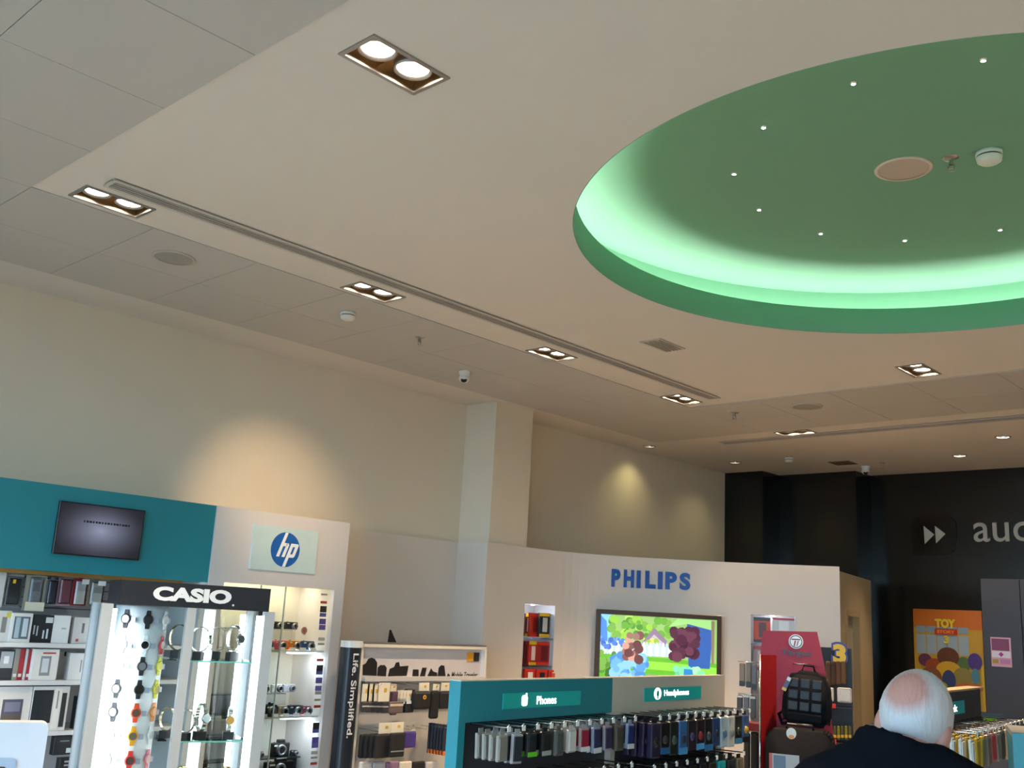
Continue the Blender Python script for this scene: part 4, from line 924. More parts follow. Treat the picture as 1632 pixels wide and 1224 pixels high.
box2('door_leaf', (.06, .05, 0), (dx1 - dx0 - .06, .09, dz - .06), mat('door_leaf', '#a8a294', .5), dn); tube('door_handle', [(.14, .04, 1.05), (.14, .0, 1.05), (.26, .0, 1.05)], .01, M_STEEL, dn)
# ================================================================== PHONES / HEADPHONES GONDOLA
ga, gb = onz(735, 1086, 1.40), onz(1155, 1077, 1.40)
dr = (gb - ga); FG = Frame(ga.x, ga.y, math.atan2(dr.y, dr.x)); GL = Vector((dr.x, dr.y)).length
GT = .07
gd = thing('phone_gondola', 'low gondola with a teal phones header and a white headphones header', 'display unit', FG.W(GL / 2, GT / 2, 0), FG.a)
def gbx(name, x0, y0, z0, x1, y1, z1, m_, par=gd): return box2(name, (x0 - GL / 2, y0 - GT / 2, z0), (x1 - GL / 2, y1 - GT / 2, z1), m_, par)
gm = FG.hit(976, 1100, 0)[0]
zb_t = FG.hit(741, 1152, 0)[1]; zb_w = FG.hit(1080, 1132, 0)[1]
M_GREYW = mat('gondola_white', '#c3bcb4', .45, noise=.02)
gbx('teal_header', 0, 0, zb_t, gm, GT, 1.40, M_TEAL); gbx('white_header', gm, 0, zb_w, GL, GT, 1.40, M_GREYW)
gbx('top_cap', 0, 0, 1.40, GL, GT, 1.404, mat('gondola_top', '#c9c2b4', .35))
gbx('end_panel', 0, 0, 0, .05, GT, zb_t, M_TEAL); gbx('end_panel', GL - .05, 0, 0, GL, GT, zb_w, M_GREYW); gbx('mid_post', gm, 0, 0, gm + .045, GT, zb_w, M_GREYW)
M_BACK = mat('gondola_back_dark', '#34343a', .5)
gbx('back_panel', .05, .04, 0, gm, GT, zb_t, M_BACK); gbx('back_panel', gm + .045, .04, 0, GL - .05, GT, zb_w, M_BACK)
gbx('base_shelf', .05, -.32, .05, GL - .05, .04, .2, M_GREY)
M_SIGN = mat('sign_teal_lit', '#158a86', .3, emit=.12); M_LET = mat('sign_letters_lit', '#fffdf0', .3, emit=1.3)
for (b4, word, px, kind) in (((802, 1103, 925, 1127), 'Phones', ((856, 887), 1109, 1122), 'p'), ((1027, 1095, 1117, 1116), 'Headphones', ((1059, 1098), 1099, 1111), 'h')):
    cx, zb, w, h = FG.box(*b4, -.004); s = gbx('lit_sign', cx - w / 2, -.006, zb, cx + w / 2, .0, zb + h, M_SIGN)
    a, b, cw, ch = FG.box(px[0][0], px[1], px[0][1], px[2], -.008); text('sign_lettering', word, M_LET, gd, a - GL / 2, b + ch / 2, w=cw, h=ch, depth=.002, bold=.004, y=-GT / 2 - .006)
    if kind == 'p':
        a, b, cw, ch = FG.box(832, 1105, 841, 1125, -.008); poly('handset_symbol', rrect(a - cw / 2 - GL / 2, b, a + cw / 2 - GL / 2, b + ch * .85, cw * .3), -GT / 2 - .008, -GT / 2 - .006, M_LET, gd)
        gbx('aerial_symbol', a + cw * .2, -.008, b + ch * .85, a + cw * .42, -.006, b + ch, M_LET)
    else:
        a, b, cw, ch = FG.box(1043, 1096, 1054, 1115, -.008); poly('headphone_symbol', circ(a - GL / 2, b + ch / 2, cw / 2, ch / 2), -GT / 2 - .008, -GT / 2 - .006, M_LET, gd)
        poly('arch_cut', circ(a - GL / 2, b + ch * .5, cw * .18, ch * .28), -GT / 2 - .009, -GT / 2 - .008, M_SIGN, gd); gbx('stem_cut', a - cw * .09, -.009, b + .004, a + cw * .09, -.008, b + ch * .5, M_SIGN)
# hooks and the packs that hang on them
_proto = {}
def hang_pack(kind, w, h, card, prod, foot=None):
    key = (kind, w, h, card, prod, foot)
    if key in _proto: return None, key
    t = link('hanging_pack', None)
    if kind == 'case':
        box('pack_shell', (0, .006, -h / 2), (w, .018, h), col(card, .25), t, bev=.004)
        box('phone_cover', (0, -.0045, -h * .5), (w * .84, .007, h * .84), col(prod, .35), t, bev=.0025)
        box('header_card', (0, .006, .008), (w * .5, .003, .026), col(card, .4), t)
    else:
        box('pack_shell', (0, .01, -h / 2), (w, .035, h), col(card, .3), t, bev=.006)
        lathe('ear_cup', [(0, .012), (w * .2, .010), (w * .26, 0)], col(prod, .35), t, seg=14, loc=(-w * .02, -.008, -h * .55), rot=(R(90), 0, 0))
        box('header_card', (0, .01, .010), (w * .6, .003, .03), col('#20222a', .4), t)
    if foot: box('foot_band', (0, -.009 if kind == 'case' else -.0085, -h * .9), (w * 1.0, .004, h * .2), col(foot, .4), t)
    _proto[key] = t; return t, key
ORD = ['front one', 'second from front', 'third from front', 'fourth from front', 'last one']
tagme = box_me((.026, .002, .024), M_TAG)
def hook_row(F, par, ox, oy, z, specs, L, prefix, gname, n=4, tagz=-.002):
    for lxp, kind, w, h, card, prod, foot, desc in specs:
        pk = tube('peg_hook', [(lxp - ox, .0 - oy, z), (lxp - ox, -L - oy, z + .004), (lxp - ox, -L - .012 - oy, z + .018)], .0042, M_CHROME, par, seg=6)
        link('price_tag', tagme, pk, (lxp - ox, -L - .012 - oy, z + tagz))
        hs = random.uniform(.86, 1.08)
        for q in range(n):
            first, key = hang_pack(kind, w, h, card, prod, foot); p = _proto[key]
            t = p if first is not None else copy_tree(p)
            t.location = F.W(lxp + random.uniform(-.003, .003), -L + .02 + q * (L - .06) / max(1, n - .3), z - .032)
            _j = 1 if kind == 'case' else .3
            t.rotation_euler = (R(random.uniform(-2, 2) * _j), R(random.uniform(-2, 2)), F.a + R(random.uniform(-4, 4) * _j))
            t.scale = (1, 1, hs)
            tag(t, desc + ', ' + ORD[q] + ' ' + prefix, 'hanging pack', gname)
Lh = .22
z1 = FG.hit(787, 1163, -Lh)[1]
ph = [('#8a8985', '#77756f', None, 'grey phone cover pack'), ('#9a9da4', '#22242c', None, 'clear pack with black phone cover'), ('#26282c', '#15161a', '#57b81c', 'black phone pack with a bright green foot'), ('#1a1b1f', '#101114', '#9a9c98', 'black phone pack with grey foot'),
      ('#5f6260', '#4a4d4b', None, 'smoky phone cover pack'), ('#b5b4b2', '#c4c3c1', None, 'plain white phone cover pack'), ('#9a9395', '#8c1530', '#cfcfd0', 'crimson phone cover pack'), ('#8794ac', '#23264e', '#c6cad2', 'navy phone cover in pale blue pack'),
      ('#8f8b9a', '#2c2846', None, 'dark violet phone cover pack'), ('#5a554c', '#3f3b34', None, 'olive brown phone cover pack'), ('#8496b4', '#1b2a66', '#c9ced6', 'royal blue phone cover pack')]
npn = len(ph); sp_ = (gm - .10) / npn
hook_row(FG, gd, GL / 2, GT / 2, z1, [(.09 + k * sp_, 'case', .072, .125, a, b, f, d) for k, (a, b, f, d) in enumerate(ph)], Lh, 'on its upper phones hook', 'phone packs on the upper hooks')
z2 = z1 - .24
ph2 = [('#9aa2ae', '#59606c', None, 'blue grey phone pack'), ('#16171a', '#2b2c30', None, 'black phone pouch'), ('#191a1d', '#3a3226', None, 'black pouch with brown flap'), ('#2a2224', '#6a2a4a', None, 'plum flip cover'), ('#22261e', '#5a6a2a', None, 'dark pack with olive cover'), ('#2c2620', '#c8702a', None, 'dark pack with orange cover'), ('#1b1c20', '#77787c', None, 'black pack with steel cover'), ('#3a3d44', '#22252c', None, 'slate flip cover'), ('#4a4640', '#8a8478', None, 'taupe phone pouch')]
sp2 = (gm - .10) / 9
hook_row(FG, gd, GL / 2, GT / 2, z2, [(.09 + k * sp2, 'case', .075, .13, *ph2[k][:3], ph2[k][3]) for k in range(9)], Lh, 'on its lower phones hook', 'phone packs on the lower hooks', 3)
hp_ = [('#2a2440', '#16161c', None, 'purple black headphone pack'), ('#15161a', '#2c2e34', '#2a5f96', 'black headphone pack with a blue foot'), ('#1c2420', '#3a4a44', None, 'dark green headphone pack'), ('#356aa8', '#1b2a40', '#4a90d0', 'bright blue headphone pack'), ('#22202c', '#3c3460', None, 'dark purple earphone pack'),
       ('#2a1c22', '#8c2030', '#4a9ade', 'black earphone pack with red bud'), ('#1c2024', '#40464c', '#2c6aa8', 'charcoal headphone pack, blue base'), ('#27406e', '#16203a', None, 'navy blue headphone pack'), ('#9fb6c6', '#4a6a8a', None, 'pale blue and white earphone pack'), ('#b5bcc2', '#7a8288', None, 'silver earphone pack'),
       ('#1d221e', '#2c3a30', '#3a7aa8', 'blackish green headphone pack'), ('#3a5a8e', '#c8a030', '#14161c', 'blue headphone pack with a yellow cup')]
zh = FG.hit(1100, 1138, -Lh)[1]
sph = (GL - gm - .16) / len(hp_)
hook_row(FG, gd, GL / 2, GT / 2, zh, [(gm + .10 + k * sph, 'ear', .10, .18, a, b, f, d) for k, (a, b, f, d) in enumerate(hp_)], Lh + .03, 'on its upper headphones hook', 'headphone packs on the upper hooks')
hp2 = [('#15161a', '#26282e', None, 'black headphone pack'), ('#17191c', '#5a2a30', None, 'black pack with maroon cups'), ('#16181a', '#2a2c30', None, 'matt black headset pack'), ('#1a1c20', '#3a6a78', None, 'black pack with teal cups'), ('#1ba0ae', '#0f6a78', None, 'turquoise earphone pack'), ('#6b6450', '#4a4436', None, 'khaki headset pack'), ('#1f2126', '#4a4c52', None, 'charcoal earphone box'), ('#121316', '#6a6c70', None, 'black pack with silver cups'), ('#241a1c', '#3a2a2c', None, 'brownish black headset pack'), ('#20242c', '#2a3a5a', None, 'black pack with navy cups')]
hp2 = [hp2[i] for i in (0, 1, 2, 6, 7, 3, 8, 4, 9, 5)]
hook_row(FG, gd, GL / 2, GT / 2, zh - .27, [(gm + .10 + k * sph * 1.2, 'ear', .10, .17, *hp2[k][:3], hp2[k][3]) for k in range(10)], Lh, 'on its lower headphones hook', 'headphone packs on the lower hooks', 3)

# ================================================================== RED BAG STAND
tp = at(1258, 1006, 7.9); az = math.atan2(-tp.x, tp.y)
FS = Frame(tp.x, tp.y, az - R(6))
rs_ = thing('red_bag_stand', 'tall red laptop bag stand with a round white emblem', 'display stand', FS.W(0, 0, 0), FS.a)
M_RED = mat('stand_red', '#a03244', .55, noise=.03, spec=.25); M_DRED = mat('stand_deep_red', '#8c1a1e', .4, noise=.03)
bp = [FS.hit(x, y, 0) for x, y in ((1216, 1005), (1302, 1007), (1314, 1062), (1330, 1190))]
bot = FS.hit(1196, 1224, 0)
poly('front_board', [(bp[0][0] - .05, .1), (bp[3][0], .1), (bp[3][0], bp[3][1]), (bp[2][0], bp[2][1]), bp[1], bp[0], (bp[0][0] - .03, bp[0][1] - .25)], 0, .025, M_RED, rs_)
ex, ez, ew, eh = FS.box(1257, 1011, 1280, 1034, -.003)
poly('emblem_disc', circ(ex, ez + eh / 2, ew / 2, n=32), -.003, 0, col('#e4e2e4', .4), rs_)
poly('emblem_ring', circ(ex, ez + eh / 2, ew * .44, n=32), -.004, -.003, M_BLACK, rs_); poly('emblem_core', circ(ex, ez + eh / 2, ew * .38, n=32), -.005, -.004, col('#e4e2e4', .4), rs_)
q = ew / 2; c0, c1_ = ex, ez + eh / 2
bm = bmesh.new(); bm_poly(bm, [(c0 - .62 * q, c1_ + .2 * q), (c0 + .62 * q, c1_ + .2 * q), (c0 + .58 * q, c1_ + .38 * q), (c0 - .58 * q, c1_ + .38 * q)], -.0058, -.005); bm_poly(bm, [(c0 - .34 * q, c1_ - .62 * q), (c0 - .14 * q, c1_ - .68 * q), (c0 + .04 * q, c1_ + .12 * q), (c0 - .16 * q, c1_ + .12 * q)], -.0058, -.005)
bm_poly(bm, [(c0 + .06 * q, c1_ - .6 * q), (c0 + .2 * q, c1_ - .6 * q), (c0 + .42 * q, c1_ + .12 * q), (c0 + .26 * q, c1_ + .12 * q)], -.0058, -.005); link('emblem_letters', bm2me('emblem', bm, col('#8c2f3c', .4)), rs_)
a, b, cw, ch = FS.box(1245, 1036, 1293, 1047, -.003); text('stand_lettering', 'Targus', col('#2a1216', .4), rs_, a, b + ch / 2, w=cw, h=ch, depth=.002, bold=.03, y=0)
wx = FS.hit(1236, 1100, 0)[0]; wz = FS.hit(1222, 1044, -.15)[1]
o = box2('side_wing', (-.02, -.01, .1), (.0, .0, .2), M_DRED, rs_); bpy.data.objects.remove(o)
wa, wb_ = Vector((wx, 0)), Vector((FS.hit(1211, 1100, -.2)[0], -.20)); wdv = (wb_ - wa); wang = math.atan2(wdv.y, wdv.x)
box('side_wing', ((wa.x + wb_.x) / 2, (wa.y + wb_.y) / 2, (wz + .1) / 2), (wdv.length, .014, wz - .1), M_DRED, rs_, rot=(0, 0, wang))
tube('chrome_edge', [(wb_.x, wb_.y, .1), (wb_.x, wb_.y, wz + .005)], .008, M_CHROME, rs_)
box('stand_base', (.0, -.22, .05), (.70, .62, .1), M_BLACK, rs_, bev=.01)
hx_, hz_ = FS.hit(1277, 1058, -.03); tube('bag_hook', [(hx_ - .05, 0, hz_), (hx_ - .05, -.09, hz_), (hx_ + .05, -.09, hz_), (hx_ + .05, 0, hz_)], .005, M_CHROME, rs_)
# backpack
cx, zb, w, h = FS.box(1246, 1066, 1324, 1156, -.10)
bk = thing('quilted_backpack', 'black quilted backpack hanging on the red stand', 'backpack', FS.W(cx, -.11, zb), FS.a, rx=0, ry=R(3))
bm = bmesh.new(); bm_poly(bm, [(-w * .44, 0), (w * .44, 0), (w * .5, h * .12), (w * .49, h * .55), (w * .42, h * .82), (w * .26, h * .96), (-w * .26, h * .96), (-w * .42, h * .82), (-w * .49, h * .55), (-w * .5, h * .12)], -.08, .09)
bmesh.ops.bevel(bm, geom=[e for e in bm.edges], offset=.03, segments=3, affect='EDGES'); link('bag_body', bm2me('bag', bm, M_DARKBAG, True), bk)
M_QU = mat('quilt_black', '#20222a', .55, noise=.15, scale=60)
for i in range(3):
    for j in range(3): box('quilted_square', ((i - 1) * w * .235 - w * .03, -.085, h * (.34 + j * .2)), (w * .21, .02, h * .17), M_QU, bk, bev=.008, seg=2)
box('front_pocket', (-w * .03, -.085, h * .15), (w * .7, .03, h * .16), M_DARKBAG, bk, bev=.012, seg=2)
tube('carry_loop', [(-w * .14, 0, h * .93), (-w * .1, 0, h * 1.06), (w * .1, 0, h * 1.06), (w * .14, 0, h * .93)], .008, M_DARKBAG, bk); tube('shoulder_strap', [(-w * .4, .06, h * .3), (-w * .6, .08, h * .12), (-w * .52, .07, -h * .04), (-w * .3, .06, h * .02)], .012, M_DARKBAG, bk)
cx, zb, w, h = FS.box(1242, 1076, 1256, 1100, -.23); t = thing('swing_tag', 'slanted paper tag with yellow edge on the backpack', 'tag', FS.W(cx, -.24, zb), FS.a, ry=R(25)); box('tag_card', (0, 0, h / 2), (w * .5, .003, h), col('#3c3350', .4), t); box('tag_edge', (0, -.002, h * .1), (w * .5, .002, h * .2), col('#d9a83a', .4), t); box('tag_top', (0, -.002, h * .85), (w * .4, .002, h * .25), col('#d8d2c8', .4), t)
# wheeled case below
cx, zb, w, h = FS.box(1224, 1162, 1330, 1290, -.35)
h = zb + h - .1006
cs = thing('laptop_case', 'large black wheeled laptop case below the quilted backpack', 'case', FS.W(cx, -.37, .1006), FS.a)
bm = bmesh.new(); bm_poly(bm, rrect(-w / 2, 0, w / 2, h, .07), -.12, .12); bmesh.ops.bevel(bm, geom=[e for e in bm.edges], offset=.012, segments=2, affect='EDGES'); link('case_body', bm2me('case', bm, M_DARKBAG, True), cs)
box('front_flap', (0, -.125, h * .4), (w * .86, .03, h * .62), M_DARKBAG, cs, bev=.012, seg=2); tube('top_handle', [(-.09, -.02, h - .005), (-.08, -.03, h + .03), (.08, -.03, h + .03), (.09, -.02, h - .005)], .01, M_BLACK, cs); cyl('buckle', (.0, -.142, h * .7), .012, .01, M_CHROME, cs, seg=12, rot=(R(90), 0, 0))
for s in (-1, 1): cyl('wheel', (s * w * .38, .06, .03), .03, .03, M_BLACK, cs, rot=(0, R(90), 0))
cx, zb, w, h = FS.box(1253, 1160, 1269, 1178, -.52); t = thing('round_hang_tag', 'oval white and orange tag on the large black case', 'tag', FS.W(cx, -.515, zb), FS.a); poly('tag_card', circ(0, h / 2, w / 2, h / 2), -.002, .002, col('#d9d4cc', .4), t); poly('tag_foot', circ(0, h * .2, w * .3, h * .18), -.003, -.002, col('#d9822a', .4), t)
cx, zb, w, h = FS.box(1226, 1202, 1274, 1228, -.53); t = thing('case_leaflet', 'red and blue grey leaflet in front of the large black case', 'leaflet', FS.W(cx, -.535, zb), FS.a); box('sheet', (0, 0, h / 2), (w, .003, h), col('#a9a4a6', .4), t); box('blue_panel', (-w * .15, -.002, h / 2), (w * .4, .002, h * .8), col('#53677e', .4), t); box('red_edge', (-w * .45, -.002, h / 2), (w * .1, .002, h), col('#b8402e', .4), t)
# pouches hung on the outside of the wing
for (bx_, c, lab) in (((1178, 1056, 1187.5, 1094), '#8a7768', 'tan carded mouse pouch'), ((1188.5, 1054, 1197, 1096), '#7d7066', 'brown carded mouse pouch'), ((1198, 1058, 1206, 1100), '#6d6a70', 'grey carded mouse pouch')):
    pouch(FS, bx_, -.2, .03, lab + ' on the upper hooks beside the red stand', c, band=(.12, .22, '#23242a'))
for (bx_, c, lab) in (((1174, 1107, 1183.5, 1137), '#4a4a50', 'dark grey mouse pouch'), ((1184.5, 1106, 1194, 1142), '#6a6d78', 'slate mouse pouch'), ((1195, 1108, 1204, 1146), '#5c5e66', 'charcoal mouse pouch')):
    pouch(FS, bx_, -.2, .03, lab + ' on the middle hooks beside the red stand', c, band=(.9, .1, '#c9c6c0'))
for (bx_, c, lab) in (((1185, 1168, 1195, 1236), '#2f2b27', 'black cable pouch'), ((1196, 1166, 1208, 1240), '#1d1c1d', 'long black accessory pouch')):
    pouch(FS, bx_, -.2, .04, lab + ' on the low hooks beside the red stand', c)
for y_ in (1056, 1107, 1166): a, b = FS.hit(1176, y_ - 2, -.2); c_, _ = FS.hit(1210, y_, -.2); tube('peg_hook', [(c_, -.2, b), (a, -.2, b)], .004, M_CHROME, rs_, seg=6)
a, b = FS.hit(1190, 1158, -.12); poly('red_shelf_disc', [(a - .06, b - .02), (a + .09, b - .02), (a + .09, b + .03), (a, b + .035)], -.2, -.05, M_DRED, rs_)

# ================================================================== BLACK ACCESSORY RACK with the big numeral
rp = at(1336, 1100, 9.0); FK = Frame(rp.x, rp.y, math.atan2(-rp.x, rp.y))
rk = thing('black_rack', 'narrow black hook rack behind the red stand, numeral sign on top', 'display stand', FK.W(0, 0, 0), FK.a)
a0, zt_ = FK.hit(1306, 1031, 0); a1, _ = FK.hit(1357, 1033, 0)
box2('back_board', (a0, 0, .08), (a1, .03, zt_), mat('rack_black_blue', '#14161f', .45), rk); box2('rack_base', (a0 - .03, -.2, 0), (a1 + .03, .15, .08), M_BLACK, rk)
for yy in (1124, 1180):
    z_ = FK.hit(1330, yy, 0)[1]; box2('rack_shelf', (a0, -.16, z_ - .012), (a1, 0, z_), M_BLACK, rk)
    box2('red_ticket', (a0 + .03, -.168, z_ - .012), (a0 + .12, -.162, z_ + .022), col('#c22a20', .4), rk)
nx, nz, nw, nh = FK.box(1325, 1024, 1351, 1060, -.05)
ns = thing('numeral_sign', 'cut out yellow numeral three with a blue border on the black rack', 'sign', FK.W(nx, -.05, nz), FK.a)
text('numeral_border', '3', col('#3a3f9a', .4), ns, 0, nh / 2, w=nw * 1.05, h=nh * 1.06, depth=.02, bold=.09); text('numeral_face', '3', col('#e3bb1c', .4), ns, 0, nh / 2, w=nw * .8, h=nh * .86, depth=.006, bold=.06, y=-.0205)
for k in range(4): pouch(FK, (1316 + k * 8, 1054, 1325 + k * 8, 1094 - k), -.1, .03, ['brown leather pouch', 'dark brown leather pouch', 'chestnut pouch', 'tan pouch with a pale seam'][k] + ' on the black rack', ['#4a3628', '#3b2a20', '#553a26', '#5d4630'][k])
pouch(FK, (1334, 1096, 1358, 1121), -.13, .04, 'crinkled silver bag on the black rack shelf', '#b9bcc0', rough=.25); pouch(FK, (1322, 1096, 1329, 1118), -.13, .03, 'narrow white carded pack on the black rack shelf', '#c9c8c6')
pouch(FK, (1311, 1080, 1322, 1096), -.1, .03, 'stone coloured pouch on the black rack', '#7d766c')
for k in range(5): pouch(FK, (1328 + k * 6, 1157, 1333 + k * 6, 1179), -.12, .02, NTH[k] + ' olive striped packet on the low rack shelf from the red stand', '#7d7a2a' if k % 2 else '#55522a', group='olive packets on the black rack', band=(.25, .2, '#c9a02a'))

# ================================================================== FAR GONDOLA with the dark header
qa, qb = onz(1440, 1108, 1.40), onz(1562, 1095, 1.40); qa = qb + (onz(1485, 1103, 1.40) - qb) * 1.25
dr = qb - qa; FQ = Frame(qa.x, qa.y, math.atan2(dr.y, dr.x)); QL = Vector((dr.x, dr.y)).length
gq = thing('film_gondola', 'low gondola with a charcoal header and small teal sign', 'display unit', FQ.W(QL / 2, .035, 0), FQ.a)
def qbx(name, x0, y0, z0, x1, y1, z1, m_): return box2(name, (x0 - QL / 2, y0 - .035, z0), (x1 - QL / 2, y1 - .035, z1), m_, gq)
zq = FQ.hit(1552, 1150, 0)[1]
qbx('header', 0, 0, zq, QL, .07, 1.39, mat('charcoal_laminate', '#3d3d44', .45)); qbx('top_cap', 0, -.02, 1.39, QL, .09, 1.402, mat('maple_edge', '#c8b190', .4)); qbx('back_panel', 0, .04, 0, QL, .07, zq, M_BACK)
qbx('end_panel', QL - .04, 0, 0, QL, .04, zq, mat('charcoal_laminate', '#3d3d44')); qbx('base_shelf', 0, -.3, .05, QL - .04, .04, .2, M_GREY)
cx, zb, w, h = FQ.box(1494, 1119, 1537, 1140, -.004); qbx('lit_sign', cx - w / 2, -.006, zb, cx + w / 2, 0, zb + h, mat('sign_teal_lit_dim', '#177f80', .3, emit=.1))
cx, zb, w, h = FQ.box(1510, 1124, 1525, 1135, -.004); text('sign_lettering', 'Pink', M_LET, gq, cx - QL / 2, zb + h / 2, w=w, h=h, depth=.002, bold=.005, y=-.041)
fq = [('#b9b4ae', '#d8d6d2', None, 'white card pack'), ('#c9a41c', '#8c7a20', None, 'yellow card pack'), ('#b79a20', '#4a6a4a', None, 'mustard card pack'), ('#7d7876', '#56524f', None, 'grey card pack'), ('#9a6a6e', '#8c2430', None, 'rose red pack'), ('#8d9296', '#5a6068', None, 'silver pack'), ('#5b6a60', '#2a3a34', None, 'green grey pack'), ('#c2b096', '#a08c6c', None, 'beige pack'), ('#7a2a36', '#5c1a26', None, 'wine pack'), ('#232630', '#14161c', None, 'black pack'), ('#2a2c34', '#16181e', None, 'black blister pack')]
zf = FQ.hit(1560, 1160, -.22)[1]
spq = (QL - .12) / len(fq)
hook_row(FQ, gq, QL / 2, .035, zf, [(.07 + k * spq, 'case', .09, .19, a, b, f, d) for k, (a, b, f, d) in enumerate(fq)], .30, 'on its charcoal gondola hook', 'packs on the charcoal gondola', 5)
yp = FQ.hit(1410, 1160, 0)
pr = at(1392, 1168, 7.4); FP = Frame(pr.x, pr.y, math.atan2(-pr.x, pr.y))
pg = thing('peg_stand', 'slim black peg stand beside the tan doorway', 'display stand', FP.W(0, 0, 0), FP.a)
box('stand_post', (0, 0, pr.z / 2 + .03), (.03, .03, pr.z + .06), M_BLACK, pg); box('stand_foot', (.05, 0, .012), (.36, .3, .024), M_BLACK, pg)
for dz in (.03, -.03): tube('peg_arm', [(0, -.016, pr.z + dz), (.13, -.03, pr.z + dz - .01)], .007, M_CHROME, pg, seg=6)
carton(FP, (1403, 1157, 1419, 1178), -.075, .03, 'small yellow pack on the slim peg stand', '#c9a83a', [(.15, .2, .85, .6, '#d8c05a'), (.3, .65, .8, .9, '#c08a7a')], cat='pack', name='yellow_pack')
# teal counter at the right with a till screen on a grey desk further back
cp_ = at(1613, 1168, 6.3)
ct = thing('teal_counter', 'teal fronted counter at the end of the charcoal gondola', 'counter', (cp_.x, cp_.y, 0), R(20))
box('front_panel', (.6, .02, cp_.z / 2), (1.2, .04, cp_.z), M_TEAL, ct); box('worktop', (.6, .32, cp_.z - .015), (1.2, .6, .03), mat('counter_top', '#8f9296', .35), ct); box('side_panel', (.02, .33, cp_.z / 2 - .02), (.04, .58, cp_.z - .04), M_TEAL, ct)
dp = at(1584, 1168, 9.4)
ds = thing('till_desk', 'low charcoal desk carrying the till display', 'desk', (dp.x, dp.y, 0), R(17))
box('desk_top', (0, .25, dp.z - .02), (.9, .6, .04), M_GREY, ds); box('desk_side', (-.42, .25, (dp.z - .04) / 2), (.04, .56, dp.z - .04), M_GREY, ds); box('desk_side', (.42, .25, (dp.z - .04) / 2), (.04, .56, dp.z - .04), M_GREY, ds); box('desk_front', (0, 0, (dp.z - .04) / 2), (.8, .03, dp.z - .04), M_GREY, ds)
FD = Frame(dp.x, dp.y, R(17)); cx, zb, w, h = FD.box(1562, 1137, 1604, 1166, .1)
tl = thing('till_display', 'black till display with a green lit panel', 'till display', FD.W(cx, .14, dp.z), R(17))
poly('casing', [(-w / 2, 0), (w / 2 + .03, 0), (w / 2 - .01, h), (-w / 2, h * 1.02)], -.03, .05, M_BLACK, tl); box('green_panel', (-w * .06, -.032, h * .62), (w * .66, .004, h * .34), mat('till_green_dim', '#3f5a1c', .3, emit=.25), tl); box('green_line', (-w * .1, -.035, h * .66), (w * .5, .002, h * .1), mat('till_green', '#86b428', .3, emit=.5), tl)

# ================================================================== BLACK BACK WALL: sign, poster, cabinet
FBk = Frame(0, YB, 0)
ec = thing('wall_emblem', 'black speech shaped plate with two pale triangles on the black wall', 'sign', (0, YB - .001, 0), 0)
a0, zt_ = FBk.hit(1453, 821, 0); a1, zb_ = FBk.hit(1527, 884, 0)
poly('plate', rrect(a0, zb_, a1, zt_, .15)[:12] + [(a0, zb_)] + rrect(a0, zb_, a1, zt_, .15)[18:], -.012, 0, mat('emblem_gloss_black', '#060605', .15), ec)
M_PALE = mat('sign_pale', '#b3ada0', .5)
for tri in (((1472, 838), (1489, 852), (1474, 867)), ((1490, 838), (1507, 851), (1492, 866))): poly('triangle', [FBk.hit(x, y, -.013) for x, y in tri], -.016, -.012, M_PALE, ec)
wa_ = thing('wall_word', 'pale lower case lettering along the black wall', 'sign', (0, YB - .001, 0), 0)
xs0, zA = FBk.hit(1551, 831, 0); xs1, zB = FBk.hit(1580, 863, 0)
probe = text('probe', 'a', M_PALE, None, 0, 0, h=(zA - zB)); aw = max(v.co.x for v in probe.data.vertices) * 2; bpy.data.objects.remove(probe)
cu_w = aw * 5.15
text('lettering', 'audio', M_PALE, wa_, xs0, 0, w=cu_w, depth=.01, bold=.004, y=0, align='l', h=(zA - zB) * 1.40)
for v in wa_.children[0].data.vertices: v.co.z += zB + (zA - zB) * .68
px0, pzt = FBk.hit(1455, 970, -.06); px1, _ = FBk.hit(1564, 972, -.06); pzb = FBk.hit(1565, 1150, -.06)[1]
ps = thing('film_poster_board', 'tall orange and yellow film poster board against the black wall', 'poster', (px0, YB - .06, 0), 0)
pw, phh = px1 - px0, pzt - pzb
box('board', (pw / 2, .015, (pzb + pzt) / 2), (pw, .03, phh), col('#c9861a', .4), ps); box('board_leg', (pw / 2, .03, pzb / 2), (pw * .6, .02, pzb), M_BLACK, ps)
def pp(name, x0, z0, x1, z1, c, y): return box(name, ((x0 + x1) / 2 * pw, -y, pzb + (z0 + z1) / 2 * phh), ((x1 - x0) * pw, .002, (z1 - z0) * phh), col(c, .4), ps)
pp('orange_top', 0, .82, 1, 1, '#bf6514', .001); pp('yellow_room', 0, .0, 1, .82, '#b98f22', .001)
for i in range(5): pp('window_pane', .04 + i * .155, .58, .04 + i * .155 + .14, .76, '#8fa0ac', .003)
for i in range(5): pp('window_pane', .04 + i * .155, .78, .04 + i * .155 + .14, .84, '#7d93a4', .003)
pp('curtain_strip', .96, .0, 1, .5, '#d8ac22', .003)
def pdisc(x, z, rx, rz, c, y): poly('colour_shape', [(a * pw, pzb + b * phh) for a, b in circ(x, z, rx, rz, n=18)], -y - .001, -y, col(c, .45), ps)
